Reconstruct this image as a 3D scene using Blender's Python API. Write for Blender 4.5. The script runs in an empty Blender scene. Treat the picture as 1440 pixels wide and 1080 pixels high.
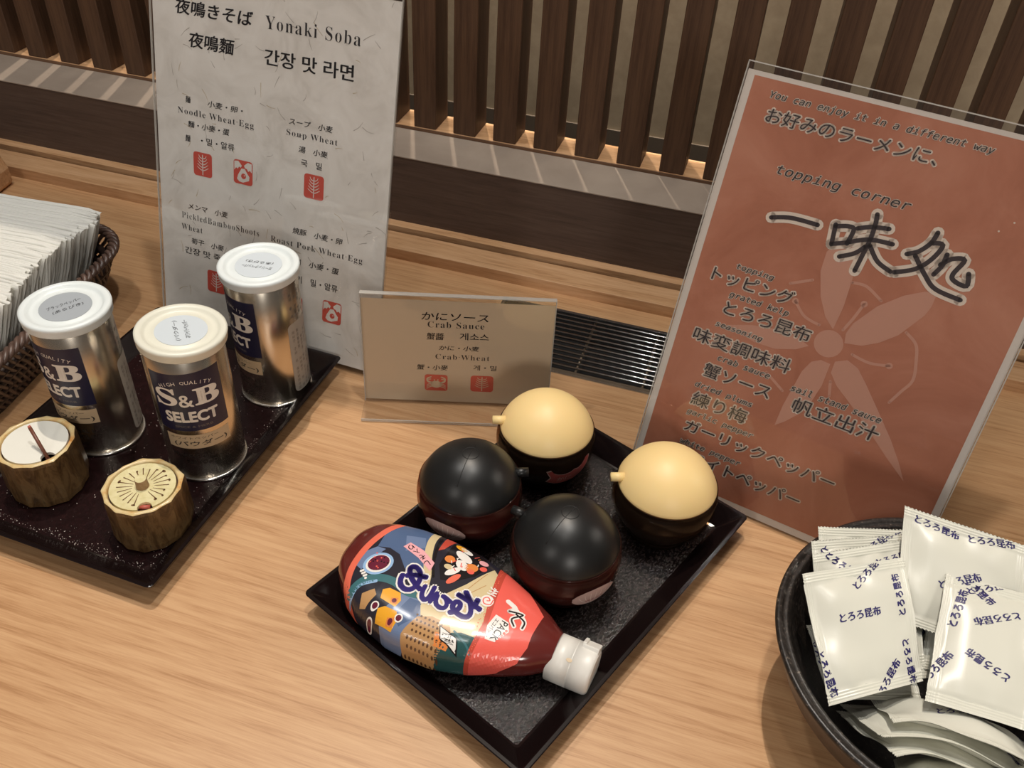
import bpy, bmesh, math, random, os
from math import sin, cos, pi, radians, sqrt, atan2, hypot
from mathutils import Vector, Matrix, Euler

random.seed(7)
SC = bpy.context.scene
COL = SC.collection

# ------------------------------------------------------------------ camera
F_PX, PITCH, ROLL, YAW, CAM_H = 1262.85, radians(40.1756), radians(3.6428), radians(-14.9467), 0.49598
_f = Vector((sin(YAW) * cos(PITCH), cos(YAW) * cos(PITCH), -sin(PITCH)))
_r = Vector((cos(YAW), -sin(YAW), 0))
_u = _r.cross(_f)
_R = cos(ROLL) * _r + sin(ROLL) * _u
_U = -sin(ROLL) * _r + cos(ROLL) * _u
cam_d = bpy.data.cameras.new('camera')
cam = bpy.data.objects.new('camera', cam_d)
COL.objects.link(cam)
cam.matrix_world = Matrix(((_R.x, _U.x, -_f.x, 0), (_R.y, _U.y, -_f.y, 0), (_R.z, _U.z, -_f.z, CAM_H), (0, 0, 0, 1)))
cam_d.sensor_fit = 'HORIZONTAL'
cam_d.sensor_width = 36
cam_d.lens = F_PX * 36 / 1440
cam_d.clip_start = 0.01
SC.camera = cam

# ------------------------------------------------------------------ world, lamps, exposure
SC.view_settings.view_transform = 'Standard'
SC.view_settings.look = 'None'
SC.view_settings.gamma = 1
SC.view_settings.use_curve_mapping = False
SC.view_settings.exposure = 0.0
SC.cycles.denoising_prefilter = 'ACCURATE'
world = bpy.data.worlds.new('room_ambient')
SC.world = world
world.use_nodes = True
world.node_tree.nodes['Background'].inputs[0].default_value = (1.0, 0.93, 0.86, 1)
world.node_tree.nodes['Background'].inputs[1].default_value = 0.10


def spot(name, loc, target, watts, size=0.04, angle=100, blend=0.6, col=(1, 0.965, 0.91)):
    l = bpy.data.lights.new(name, 'SPOT')
    l.energy = watts
    l.shadow_soft_size = size
    l.spot_size = radians(angle)
    l.spot_blend = blend
    l.color = col
    o = bpy.data.objects.new(name, l)
    COL.objects.link(o)
    o.location = loc
    o.rotation_euler = (Vector(target) - Vector(loc)).to_track_quat('-Z', 'Y').to_euler()
    return o


spot('downlight_middle', (-0.05, 0.47, 1.50), (-0.02, 0.42, 0), 22, 0.030, 100, 0.6)
spot('downlight_left', (-0.64, 0.46, 1.50), (-0.62, 0.48, 0), 16, 0.030, 70, 0.7, (1, 0.98, 0.94))
spot('downlight_back', (-0.02, 0.78, 1.45), (0.0, 0.36, 0), 3.0, 0.035, 70, 0.7)
spot('downlight_near', (-0.12, -0.02, 1.60), (-0.12, 0.45, 0.0), 7, 0.035, 90, 0.7)
spot('front_fill_left', (-0.75, -1.20, 1.18), (-0.36, 0.60, 0.20), 15, 0.12, 60, 0.7, (1, 0.94, 0.87))  # added fill from the camera side, brightens the paper signs
spot('front_fill_right', (0.72, -1.35, 0.88), (-0.16, 0.60, 0.20), 33, 0.16, 60, 0.7, (1, 0.94, 0.87))  # added low fill at front right, lifts the sign faces
spot('corridor_light', (-1.50, 3.60, 11.3), (-0.45, 0.82, 0.08), 2300, 0.06, 14, 0.3, (1, 0.88, 0.74))
# soft light of the passage behind the lattice
_a = bpy.data.lights.new('passage_light', 'AREA')
_a.shape = 'RECTANGLE'
_a.size, _a.size_y = 2.2, 0.08
_a.energy = 26
_a.color = (1, 0.92, 0.80)
_o = bpy.data.objects.new('passage_light', _a)
COL.objects.link(_o)
_o.location = (0.35, 0.93, 0.95)


# ------------------------------------------------------------------ materials
def lin(c):
    def f(x):
        x = x / 255.0
        return x / 12.92 if x <= 0.04045 else ((x + 0.055) / 1.055) ** 2.4
    return (f(c[0]), f(c[1]), f(c[2]), 1)


class NT:
    def __init__(s, name):
        s.m = bpy.data.materials.new(name)
        s.m.use_nodes = True
        s.t = s.m.node_tree
        s.b = s.t.nodes['Principled BSDF']
        s._tc = None

    def n(s, typ, **kw):
        k = s.t.nodes.new(typ)
        for a, v in kw.items():
            if a.startswith('i_'):
                key = a[2:].replace('_', ' ')
                k.inputs[key].default_value = v
            else:
                setattr(k, a, v)
        return k

    def l(s, a, b):
        s.t.links.new(a, b)

    def coord(s, scale=(1, 1, 1), kind='Object'):
        if s._tc is None:
            s._tc = s.n('ShaderNodeTexCoord')
        mp = s.n('ShaderNodeMapping')
        mp.inputs['Scale'].default_value = scale
        s.l(s._tc.outputs[kind], mp.inputs['Vector'])
        return mp.outputs['Vector']

    def noise(s, vec, scale, detail=4, rough=0.55, dist=0.0):
        k = s.n('ShaderNodeTexNoise')
        k.inputs['Scale'].default_value = scale
        k.inputs['Detail'].default_value = detail
        k.inputs['Roughness'].default_value = rough
        k.inputs['Distortion'].default_value = dist
        s.l(vec, k.inputs['Vector'])
        return k.outputs['Fac']

    def ramp(s, fac, stops):
        k = s.n('ShaderNodeValToRGB')
        e = k.color_ramp.elements
        while len(e) < len(stops):
            e.new(0.5)
        for i, (p, c) in enumerate(stops):
            e[i].position = p
            e[i].color = lin(c) if len(c) == 3 else c
        s.l(fac, k.inputs['Fac'])
        return k.outputs['Color']

    def bump(s, fac, strength, dist=0.001):
        k = s.n('ShaderNodeBump')
        k.inputs['Strength'].default_value = strength
        k.inputs['Distance'].default_value = dist
        s.l(fac, k.inputs['Height'])
        s.l(k.outputs['Normal'], s.b.inputs['Normal'])
        return k

    def set(s, col=None, rough=None, metal=None, spec=None, **kw):
        if col is not None:
            s.b.inputs['Base Color'].default_value = lin(col)
        if rough is not None:
            s.b.inputs['Roughness'].default_value = rough
        if metal is not None:
            s.b.inputs['Metallic'].default_value = metal
        if spec is not None:
            s.b.inputs['Specular IOR Level'].default_value = spec
        for k, v in kw.items():
            s.b.inputs[k.replace('_', ' ')].default_value = v
        return s


MATS = {}


def plain(name, col, rough=0.5, metal=0.0, spec=0.5, **kw):
    if name not in MATS:
        MATS[name] = NT(name).set(col, rough, metal, spec, **kw).m
    return MATS[name]


def mat_counter(name, axis_scale, lo, mid, hi, rough=0.38, spec=0.4):
    t = NT(name).set(rough=rough, spec=spec)
    v = t.coord(axis_scale)
    a = t.noise(v, 6, 6, 0.6, 0.6)
    b = t.noise(v, 26, 4, 0.6, 0.2)
    mx = t.n('ShaderNodeMix', data_type='FLOAT')
    mx.inputs[0].default_value = 0.38
    t.l(a, mx.inputs[2])
    t.l(b, mx.inputs[3])
    c = t.ramp(mx.outputs[0], [(0.36, lo), (0.47, mid), (0.60, hi)])
    t.l(c, t.b.inputs['Base Color'])
    t.bump(b, 0.06, 0.0005)
    return t.m


M_COUNTER = mat_counter('oak_veneer', (1.5, 38, 38), (172, 127, 86), (192, 148, 106), (203, 161, 119))
M_STRIP = mat_counter('light_wood_strip', (1.5, 22, 22), (170, 125, 85), (196, 152, 110), (208, 166, 126), 0.5)
M_SLAT = mat_counter('dark_stained_wood', (30, 30, 1.5), (68, 46, 31), (80, 56, 40), (92, 66, 47), 0.55, 0.35)
M_FASCIA = mat_counter('espresso_board', (1.5, 30, 30), (72, 58, 51), (82, 66, 58), (90, 74, 65), 0.5, 0.35)
M_RAIL = mat_counter('brown_rail_wood', (2, 30, 30), (88, 62, 44), (102, 74, 54), (116, 86, 64), 0.5)
M_GROOVE = plain('groove_dark_wood', (70, 48, 34), 0.7)


def mat_mottled(name, c0, c1, scale, rough=0.8, spec=0.2, bump=0.0):
    t = NT(name).set(rough=rough, spec=spec)
    f = t.noise(t.coord(), scale, 5, 0.6, 0.3)
    t.l(t.ramp(f, [(0.35, c0), (0.65, c1)]), t.b.inputs['Base Color'])
    if bump:
        t.bump(f, bump, 0.001)
    return t.m


M_LEDGE = mat_mottled('stone_ledge', (150, 135, 122), (166, 151, 137), 9, 0.6)
M_WALL = mat_mottled('greige_wallcloth', (166, 150, 128), (177, 161, 138), 60, 0.95, 0.1, 0.15)
M_BASE = plain('taupe_baseboard', (104, 92, 80), 0.6)
M_FLOORM = plain('dark_floor', (70, 60, 52), 0.7)
M_STEEL = plain('polished_steel', (205, 205, 205), 0.22, 1.0)
M_STEELD = plain('dull_steel', (120, 105, 88), 0.4, 0.6)
M_VOID = plain('vent_shaft_black', (14, 11, 10), 0.8)


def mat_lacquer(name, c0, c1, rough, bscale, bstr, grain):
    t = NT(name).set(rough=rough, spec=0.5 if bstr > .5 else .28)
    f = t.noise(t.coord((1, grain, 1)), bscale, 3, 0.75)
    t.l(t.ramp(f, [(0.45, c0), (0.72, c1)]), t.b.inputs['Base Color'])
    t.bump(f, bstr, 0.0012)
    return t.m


M_TRAYRIM = plain('black_lacquer', (22, 14, 14), 0.16, 0, 0.5)
M_TRAYF_R = mat_lacquer('black_lacquer_cloth_painted_sparkle', (13, 9, 9), (66, 56, 55), 0.14, 620, 0.72, 0.6)  # weave tone, plus pale flecks that paint its sparkle into the colour
M_TRAYF_L = mat_lacquer('brown_lacquer_worn', (26, 12, 13), (40, 20, 21), 0.22, 420, 0.22, 0.8)
M_GRAIN = plain('white_powder', (225, 215, 205), 0.7)


def mat_paper_washi():
    t = NT('washi_paper').set(rough=0.75, spec=0.25)
    a = t.noise(t.coord((1, 1, 1)), 26, 6, 0.65, 1.2)
    t.l(t.ramp(a, [(0.3, (216, 210, 202)), (0.5, (231, 226, 219)), (0.7, (240, 236, 230))]), t.b.inputs['Base Color'])
    return t.m


M_WASHI = mat_paper_washi()
M_CREAMPAPER = plain('cream_card', (212, 190, 162), 0.7)
M_WHITEPAPER = plain('white_paper', (222, 212, 202), 0.7)


def mat_orange():
    t = NT('terracotta_print').set(rough=0.6, spec=0.3)
    a = t.noise(t.coord((1, 1, 1)), 14, 8, 0.65, 0.8)
    t.l(t.ramp(a, [(0.28, (170, 106, 80)), (0.5, (188, 123, 97)), (0.72, (203, 142, 116))]), t.b.inputs['Base Color'])
    return t.m


M_ORANGE = mat_orange()
M_INK = plain('black_ink', (38, 32, 36), 0.6)
M_INKB = plain('brown_black_ink', (58, 46, 48), 0.6)
M_HALO = plain('pale_halo_ink', (232, 216, 200), 0.6)
M_RED = plain('red_stamp_ink', (208, 82, 66), 0.6)
M_FIBRE = plain('straw_fibre', (196, 178, 146), 0.8)
M_FIBRE2 = plain('grey_fibre', (176, 168, 160), 0.8)
M_PETAL = plain('pale_petal_ink', (204, 150, 128), 0.6)


def mat_acrylic(name, tint, fac=0.06):
    m = bpy.data.materials.new(name)
    m.use_nodes = True
    t = m.node_tree
    t.nodes.remove(t.nodes['Principled BSDF'])
    out = t.nodes['Material Output']
    tr = t.nodes.new('ShaderNodeBsdfTransparent')
    tr.inputs[0].default_value = tint
    gl = t.nodes.new('ShaderNodeBsdfGlossy')
    gl.inputs['Roughness'].default_value = 0.03
    lw = t.nodes.new('ShaderNodeLayerWeight')
    pw = t.nodes.new('ShaderNodeMath')
    pw.operation = 'POWER'
    pw.inputs[1].default_value = 5
    fr = t.nodes.new('ShaderNodeMath')
    fr.operation = 'MULTIPLY_ADD'
    fr.inputs[1].default_value = 0.95
    fr.inputs[2].default_value = 0.035
    t.links.new(lw.outputs['Facing'], pw.inputs[0])
    t.links.new(pw.outputs[0], fr.inputs[0])
    mx = t.nodes.new('ShaderNodeMixShader')
    t.links.new(fr.outputs[0], mx.inputs[0])
    t.links.new(tr.outputs[0], mx.inputs[1])
    t.links.new(gl.outputs[0], mx.inputs[2])
    t.links.new(mx.outputs[0], out.inputs[0])
    return m


M_ACRYL = mat_acrylic('clear_acrylic', (0.97, 0.97, 0.97, 1))
M_ACRYLEDGE = plain('acrylic_edge', (205, 200, 192), 0.25, 0, 0.6, Alpha=0.55)


def mat_can():
    t = NT('brushed_tin').set((214, 205, 190), 0.24, 1.0)
    v = t.coord((1, 1, 60))
    t.bump(t.noise(v, 30, 2), 0.02, 0.0003)
    return t.m


M_TIN = mat_can()
M_TINRIM = plain('tin_rim', (225, 220, 212), 0.25, 1.0)
M_NAVY = plain('navy_label', (30, 28, 54), 0.35)
M_SILVERINK = plain('silver_ink', (226, 216, 204), 0.4)
M_LABELGREY = plain('grey_back_label', (168, 158, 146), 0.4)
M_LABELINK = plain('grey_label_ink', (110, 100, 92), 0.5)
M_LABELINKD = plain('dark_label_ink', (52, 44, 40), 0.5)
M_TANPATCH = plain('tan_label_patch', (196, 170, 136), 0.45)
M_LID = plain('milky_plastic', (226, 232, 232), 0.35, 0, 0.5, Subsurface_Weight=0.15, Subsurface_Radius=(0.01, 0.01, 0.01), Subsurface_Scale=0.3)
M_LIDCREAM = plain('milky_plastic_cream', (226, 224, 209), 0.35)
M_STICKER = plain('pale_blue_sticker', (204, 212, 218), 0.5)
M_STICKERD = plain('grey_sticker', (164, 170, 176), 0.45)
M_PEN = plain('pen_ink', (52, 52, 56), 0.6)


def mat_pot():
    t = NT('bark_glaze').set(rough=0.34, spec=0.5)
    a = t.noise(t.coord((110, 110, 34)), 1, 6, 0.75, 0.8)
    t.l(t.ramp(a, [(0.3, (46, 31, 18)), (0.46, (84, 60, 34)), (0.58, (112, 86, 54)), (0.72, (72, 60, 40))]), t.b.inputs['Base Color'])
    t.bump(a, 0.4, 0.0008)
    return t.m


def mat_potrim():
    t = NT('cream_orange_glaze').set(rough=0.25, spec=0.5)
    a = t.noise(t.coord((60, 60, 60)), 1, 5, 0.65, 0.3)
    t.l(t.ramp(a, [(0.30, (206, 138, 66)), (0.44, (214, 186, 132)), (0.64, (222, 204, 160))]), t.b.inputs['Base Color'])
    return t.m


M_POT, M_POTRIM = mat_pot(), mat_potrim()
M_POTIN = plain('pot_inside', (60, 34, 22), 0.5)
M_LIDWHITE = plain('white_ceramic', (232, 230, 220), 0.3)
M_LIDCARVE = mat_mottled('celadon_cream_glaze', (212, 200, 150), (226, 216, 172), 160, 0.25, 0.5)
M_CARVE = plain('carved_line_brown', (110, 76, 44), 0.4)
M_KNOB = mat_mottled('knob_clay', (150, 118, 84), (176, 146, 108), 200, 0.6)
M_SPOONW = plain('dark_spoon_wood', (112, 66, 50), 0.4)
M_SPOONTIP = plain('spoon_tip_red', (186, 92, 78), 0.4)
M_BLACKRUB = plain('black_soft_plastic', (25, 25, 25), 0.36, 0, 0.45)
M_BLACKMARK = plain('black_seam', (12, 12, 12), 0.5)
M_CREAMRUB = plain('cream_soft_plastic', (243, 212, 150), 0.42, 0, 0.4, Subsurface_Weight=0.12, Subsurface_Radius=(0.02, 0.012, 0.005), Subsurface_Scale=0.25)


def mat_smoke(name, tint, gloss):
    m = bpy.data.materials.new(name)
    m.use_nodes = True
    t = m.node_tree
    p = t.nodes['Principled BSDF']
    p.inputs['Base Color'].default_value = gloss
    p.inputs['Roughness'].default_value = 0.12
    tr = t.nodes.new('ShaderNodeBsdfTransparent')
    tr.inputs[0].default_value = tint
    mx = t.nodes.new('ShaderNodeMixShader')
    mx.inputs[0].default_value = 0.30
    t.links.new(tr.outputs[0], mx.inputs[1])
    t.links.new(p.outputs[0], mx.inputs[2])
    t.links.new(mx.outputs[0], t.nodes['Material Output'].inputs[0])
    return m


M_SMOKE = mat_smoke('smoky_brown_plastic', (0.62, 0.46, 0.33, 1), (0.030, 0.020, 0.013, 1))
M_SMOKER = mat_smoke('reddish_clear_plastic', (0.74, 0.56, 0.48, 1), (0.055, 0.022, 0.018, 1))
M_SAUCERED = plain('dark_red_sauce', (92, 26, 18), 0.35)
M_SAUCEBLK = plain('dark_brown_sauce', (40, 24, 16), 0.35)
M_SHELL = plain('shell_sticker', (196, 164, 156), 0.45)
M_SHELLD = plain('shell_sticker_line', (232, 214, 206), 0.5)
M_CRABST = plain('crab_sticker', (168, 74, 68), 0.4)
M_CRABEDGE = plain('crab_sticker_edge', (190, 160, 150), 0.5)
M_PLUM = plain('plum_paste_bottle', (98, 38, 34), 0.14, 0, 0.6)
M_CAPW = plain('white_cap', (228, 225, 218), 0.35)
M_CAPSTAIN = plain('cap_stain', (222, 200, 170), 0.5)


def mat_bowl():
    t = NT('black_stoneware').set(rough=0.36, spec=0.5)
    a = t.noise(t.coord((1, 1, 1)), 420, 3, 0.7)
    t.l(t.ramp(a, [(0.45, (30, 26, 24)), (0.62, (52, 46, 42)), (0.72, (120, 108, 98))]), t.b.inputs['Base Color'])
    t.bump(a, 0.25, 0.0006)
    return t.m


M_BOWL = mat_bowl()
M_BOWLOUT = mat_mottled('brown_stoneware', (46, 34, 28), (64, 48, 40), 60, 0.4, 0.5)
M_PACKET = plain('white_film', (222, 221, 208), 0.30, 0, 0.5)
M_PACKETB = plain('silver_film_back', (150, 150, 144), 0.35, 0.2)
M_PRINTNAVY = plain('navy_print', (44, 38, 100), 0.4)
M_NAPKIN = NT('white_tissue').set((242, 241, 235), 0.9, 0, 0.1).m
_t = M_NAPKIN.node_tree
_d = _t.nodes.new('ShaderNodeBsdfTranslucent')
_d.inputs[0].default_value = lin((246, 244, 236))
_x = _t.nodes.new('ShaderNodeMixShader')
_x.inputs[0].default_value = 0.22
_t.links.new(_t.nodes['Principled BSDF'].outputs[0], _x.inputs[1])
_t.links.new(_d.outputs[0], _x.inputs[2])
_t.links.new(_x.outputs[0], _t.nodes['Material Output'].inputs[0])
M_WICKER = mat_mottled('brown_wicker', (74, 56, 48), (100, 78, 68), 90, 0.38, 0.5)
M_WICKERD = plain('dark_wicker', (48, 35, 30), 0.5)


# ------------------------------------------------------------------ mesh helpers
class MB:
    """collects shapes and links them as ONE mesh object"""

    def __init__(s):
        s.v, s.f, s.m, s.sm = [], [], [], []
        s.mats = []

    def mi(s, mat):
        if mat not in s.mats:
            s.mats.append(mat)
        return s.mats.index(mat)

    def add(s, vs, fs, mat, smooth=False):
        o = len(s.v)
        s.v += [tuple(p) for p in vs]
        k = s.mi(mat)
        for f in fs:
            s.f.append(tuple(i + o for i in f))
            s.m.append(k)
            s.sm.append(smooth)

    def box(s, x0, x1, y0, y1, z0, z1, mat):
        v = [(x0, y0, z0), (x1, y0, z0), (x1, y1, z0), (x0, y1, z0), (x0, y0, z1), (x1, y0, z1), (x1, y1, z1), (x0, y1, z1)]
        s.add(v, [(0, 3, 2, 1), (4, 5, 6, 7), (0, 1, 5, 4), (1, 2, 6, 5), (2, 3, 7, 6), (3, 0, 4, 7)], mat)

    def lathe(s, prof, mat, n=64, c=(0, 0, 0), close0=False, close1=False, smooth=True):
        vs, fs = [], []
        for (r, z) in prof:
            for i in range(n):
                a = 2 * pi * i / n
                vs.append((c[0] + r * cos(a), c[1] + r * sin(a), c[2] + z))
        for j in range(len(prof) - 1):
            for i in range(n):
                k = (i + 1) % n
                fs.append((j * n + i, j * n + k, (j + 1) * n + k, (j + 1) * n + i))
        if close0:
            fs.append(tuple(range(n - 1, -1, -1)))
        if close1:
            b = (len(prof) - 1) * n
            fs.append(tuple(b + i for i in range(n)))
        s.add(vs, fs, mat, smooth)

    def tube(s, pts, r, mat, n=8, closed=False, caps=True, smooth=True):
        pts = [Vector(p) for p in pts]
        N = len(pts)
        rs = r if isinstance(r, (list, tuple)) else [r] * N
        vs, fs = [], []
        up = Vector((0, 0, 1))
        prev = None
        for i, p in enumerate(pts):
            a = pts[(i - 1) % N] if (closed or i > 0) else p
            b = pts[(i + 1) % N] if (closed or i < N - 1) else p
            t = (b - a).normalized()
            if prev is None:
                q = up if abs(t.z) < 0.9 else Vector((1, 0, 0))
                e = t.cross(q).normalized()
            else:
                e = (prev - t * prev.dot(t)).normalized()
            prev = e
            g = t.cross(e)
            for k in range(n):
                w = 2 * pi * k / n
                vs.append(p + (e * cos(w) + g * sin(w)) * rs[i])
        M = N if closed else N - 1
        for i in range(M):
            j = (i + 1) % N
            for k in range(n):
                l = (k + 1) % n
                fs.append((i * n + k, i * n + l, j * n + l, j * n + k))
        if caps and not closed:
            fs.append(tuple(range(n - 1, -1, -1)))
            fs.append(tuple((N - 1) * n + k for k in range(n)))
        s.add(vs, fs, mat, smooth)

    def grid(s, P, mat, smooth=True, flip=False, wrap=False):
        R, Cn = len(P), len(P[0])
        vs = [p for row in P for p in row]
        fs = []
        for j in range(R - 1):
            for i in range(Cn if wrap else Cn - 1):
                k = (i + 1) % Cn
                q = (j * Cn + i, j * Cn + k, (j + 1) * Cn + k, (j + 1) * Cn + i)
                fs.append(q[::-1] if flip else q)
        s.add(vs, fs, mat, smooth)

    def build(s, name, parent=None, loc=None, rot=None, bevel=0.0, seg=2):
        me = bpy.data.meshes.new(name)
        me.from_pydata(s.v, [], s.f)
        for m in s.mats:
            me.materials.append(m)
        me.polygons.foreach_set('material_index', s.m)
        me.polygons.foreach_set('use_smooth', s.sm)
        me.update()
        o = bpy.data.objects.new(name, me)
        COL.objects.link(o)
        if parent:
            o.parent = parent
        if loc:
            o.location = loc
        if rot:
            o.rotation_euler = rot
        if bevel:
            b = o.modifiers.new('bevel', 'BEVEL')
            b.width = bevel
            b.segments = seg
            b.limit_method = 'ANGLE'
            b.angle_limit = radians(40)
        return o


def thing(name, label, cat, loc=(0, 0, 0), rot=(0, 0, 0), group=None):
    o = bpy.data.objects.new(name, None)
    o.empty_display_size = 0.02
    COL.objects.link(o)
    o.location, o.rotation_euler = loc, rot
    return tag(o, label, cat, group)


def tag(o, label, cat, group=None, kind=None):
    o['label'], o['category'] = label, cat
    if group:
        o['group'] = group
    if kind:
        o['kind'] = kind
    return o


def struct(o, label=None):
    o['kind'] = 'structure'
    if label:
        o['label'] = label
    return o


# ---- flat print: text and shapes as 2-D triangles, later laid onto a surface
_fd = bpy.utils.system_resource('DATAFILES', path='fonts')


def _font(n):
    try:
        return bpy.data.fonts.load(os.path.join(_fd, n))
    except Exception:
        return None


FONTS = {'c': None, 'm': _font('DejaVuSansMono.woff2'), 's': _font('NotoSansMath-Regular.woff2')}
_tc = {}


def serif(t):
    return ''.join(chr(0x1D400 + ord(c) - 65) if 'A' <= c <= 'Z' else chr(0x1D41A + ord(c) - 97) if 'a' <= c <= 'z' else c for c in t)


def text2d(t, font='c', offset=0.0, shear=0.0, space=1.0):
    """triangles of a line of text, bounding box moved to 0..1 x 0..1; returns tris, aspect"""
    key = (t, font, offset, shear, space)
    if key in _tc:
        return _tc[key]
    c = bpy.data.curves.new('t', 'FONT')
    c.body = serif(t) if font == 's' else t
    if FONTS.get(font):
        c.font = FONTS[font]
    c.size = 1
    c.offset = offset
    c.shear = shear
    c.space_character = space
    c.resolution_u = 4
    o = bpy.data.objects.new('t', c)
    COL.objects.link(o)
    me = bpy.data.meshes.new_from_object(o.evaluated_get(bpy.context.evaluated_depsgraph_get()))
    me.calc_loop_triangles()
    vs = [(v.co.x, v.co.y) for v in me.vertices]
    tr = [tuple(vs[i] for i in l.vertices) for l in me.loop_triangles]
    bpy.data.objects.remove(o)
    bpy.data.meshes.remove(me)
    bpy.data.curves.remove(c)
    if not tr:
        _tc[key] = ([], 1)
        return _tc[key]
    xs = [p[0] for a in tr for p in a]
    ys = [p[1] for a in tr for p in a]
    x0, x1, y0, y1 = min(xs), max(xs), min(ys), max(ys)
    w, h = max(x1 - x0, 1e-6), max(y1 - y0, 1e-6)
    out = [tuple(((p[0] - x0) / w, (p[1] - y0) / h) for p in a) for a in tr]
    _tc[key] = (out, w / h)
    return _tc[key]


class Art:
    """2-D print in millimetres"""

    def __init__(s):
        s.t = []          # (tri, material, layer)

    def poly(s, pts, mat, layer=0):
        c = (sum(p[0] for p in pts) / len(pts), sum(p[1] for p in pts) / len(pts))
        from mathutils.geometry import tessellate_polygon
        for tri in tessellate_polygon([[Vector((p[0], p[1], 0)) for p in pts]]):
            s.t.append((tuple(tuple(pts[i][:2]) for i in tri), mat, layer))

    def disc(s, x, y, r, mat, layer=0, n=20, ry=None, rot=0):
        ry = ry or r
        s.poly([(x + r * cos(a) * cos(rot) - ry * sin(a) * sin(rot), y + r * cos(a) * sin(rot) + ry * sin(a) * cos(rot)) for a in [2 * pi * i / n for i in range(n)]], mat, layer)

    def rrect(s, x, y, w, h, r, mat, layer=0):
        pts = []
        for cx, cy, a0 in ((w / 2 - r, h / 2 - r, 0), (-w / 2 + r, h / 2 - r, 90), (-w / 2 + r, -h / 2 + r, 180), (w / 2 - r, -h / 2 + r, 270)):
            for k in range(5):
                a = radians(a0 + 22.5 * k)
                pts.append((x + cx + r * cos(a), y + cy + r * sin(a)))
        s.poly(pts, mat, layer)

    def stroke(s, pts, w, mat, layer=0, w1=None, smooth=True):
        if smooth and len(pts) > 2:
            q = []
            for i in range(len(pts) - 1):
                p0 = pts[max(i - 1, 0)]
                p1, p2 = pts[i], pts[i + 1]
                p3 = pts[min(i + 2, len(pts) - 1)]
                for k in range(5):
                    t = k / 5
                    q.append(tuple(0.5 * (2 * p1[d] + (p2[d] - p0[d]) * t + (2 * p0[d] - 5 * p1[d] + 4 * p2[d] - p3[d]) * t * t + (3 * p1[d] - p0[d] - 3 * p2[d] + p3[d]) * t ** 3) for d in (0, 1)))
            pts = q + [pts[-1]]
        w1 = w if w1 is None else w1
        N = len(pts)
        L, Rr = [], []
        for i, p in enumerate(pts):
            a, b = pts[max(i - 1, 0)], pts[min(i + 1, N - 1)]
            d = hypot(b[0] - a[0], b[1] - a[1]) or 1
            ww = (w + (w1 - w) * i / (N - 1)) / 2
            nx, ny = -(b[1] - a[1]) / d * ww, (b[0] - a[0]) / d * ww
            L.append((p[0] + nx, p[1] + ny))
            Rr.append((p[0] - nx, p[1] - ny))
        for i in range(N - 1):
            s.t.append(((L[i], Rr[i], Rr[i + 1]), mat, layer))
            s.t.append(((L[i], Rr[i + 1], L[i + 1]), mat, layer))
        s.disc(pts[0][0], pts[0][1], w / 2, mat, layer, 10)
        s.disc(pts[-1][0], pts[-1][1], w1 / 2, mat, layer, 10)

    def text(s, t, x, y, w, h, mat, layer=0, font='c', offset=0.0, shear=0.0, rot=0.0, space=1.0, jig=None, tf=None):
        """text fitted into a w x h box centred on x, y and turned by rot degrees"""
        tris, asp = text2d(t, font, offset, shear, space)
        if h is None:
            h = w / asp
        if w is None:
            w = h * asp
        ca, sa = cos(radians(rot)), sin(radians(rot))
        for dx, dy in (jig or [(0, 0)]):
            for tri in tris:
                q = []
                for (a, b) in tri:
                    X, Y = (a - 0.5) * w, (b - 0.5) * h
                    X, Y = X * ca - Y * sa, X * sa + Y * ca
                    q.append((x + X + dx, y + Y + dy))
                s.t.append((tuple(q), mat, layer))

    def onto(s, mb, fn, maxlen=1e9, step=0.05, clip=None):
        """lay the print on a surface: fn(x, y, lift) in mm -> point in metres"""
        for tri, mat, layer in s.t:
            todo = [tri]
            out = []
            while todo:
                a = todo.pop()
                ls = [hypot(a[i][0] - a[(i + 1) % 3][0], a[i][1] - a[(i + 1) % 3][1]) for i in range(3)]
                k = max(range(3), key=lambda i: ls[i])
                if ls[k] > maxlen and len(out) + len(todo) < 4000:
                    p, q, r = a[k], a[(k + 1) % 3], a[(k + 2) % 3]
                    m = ((p[0] + q[0]) / 2, (p[1] + q[1]) / 2)
                    todo += [(p, m, r), (m, q, r)]
                else:
                    out.append(a)
            vs, fs = [], []
            for a in out:
                if clip and not clip((a[0][0] + a[1][0] + a[2][0]) / 3, (a[0][1] + a[1][1] + a[2][1]) / 3):
                    continue
                # keep the printed side facing out
                ar = (a[1][0] - a[0][0]) * (a[2][1] - a[0][1]) - (a[1][1] - a[0][1]) * (a[2][0] - a[0][0])
                if ar < 0:
                    a = (a[0], a[2], a[1])
                n = len(vs)
                vs += [fn(p[0], p[1], 0.0001 + layer * step * 0.001) for p in a]
                fs.append((n, n + 1, n + 2))
            if fs:
                mb.add(vs, fs, mat, False)


HALO8 = [(cos(a), sin(a)) for a in [i * pi / 4 for i in range(8)]]


def ring(k):
    return [(x * k, y * k) for x, y in HALO8]


def BRUSH(k):
    return [(-k, -k * 0.5), (k, k * 0.5), (0, 0)]


def icon_wheat(A, x, y, w, paper, h=None):
    h = h or w
    A.rrect(x, y, w, h, w * 0.14, M_RED, 1)
    A.stroke([(x, y - h * 0.43), (x, y + h * 0.40)], w * 0.045, paper, 2)
    for k in range(5):
        yy = y - h * 0.24 + k * h * 0.125
        for sx in (-1, 1):
            A.stroke([(x + sx * w * 0.05, yy), (x + sx * w * 0.15, yy + h * 0.04), (x + sx * w * (0.30 - 0.025 * k), yy + h * 0.13)], w * 0.042, paper, 2, w * 0.02)


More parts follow.
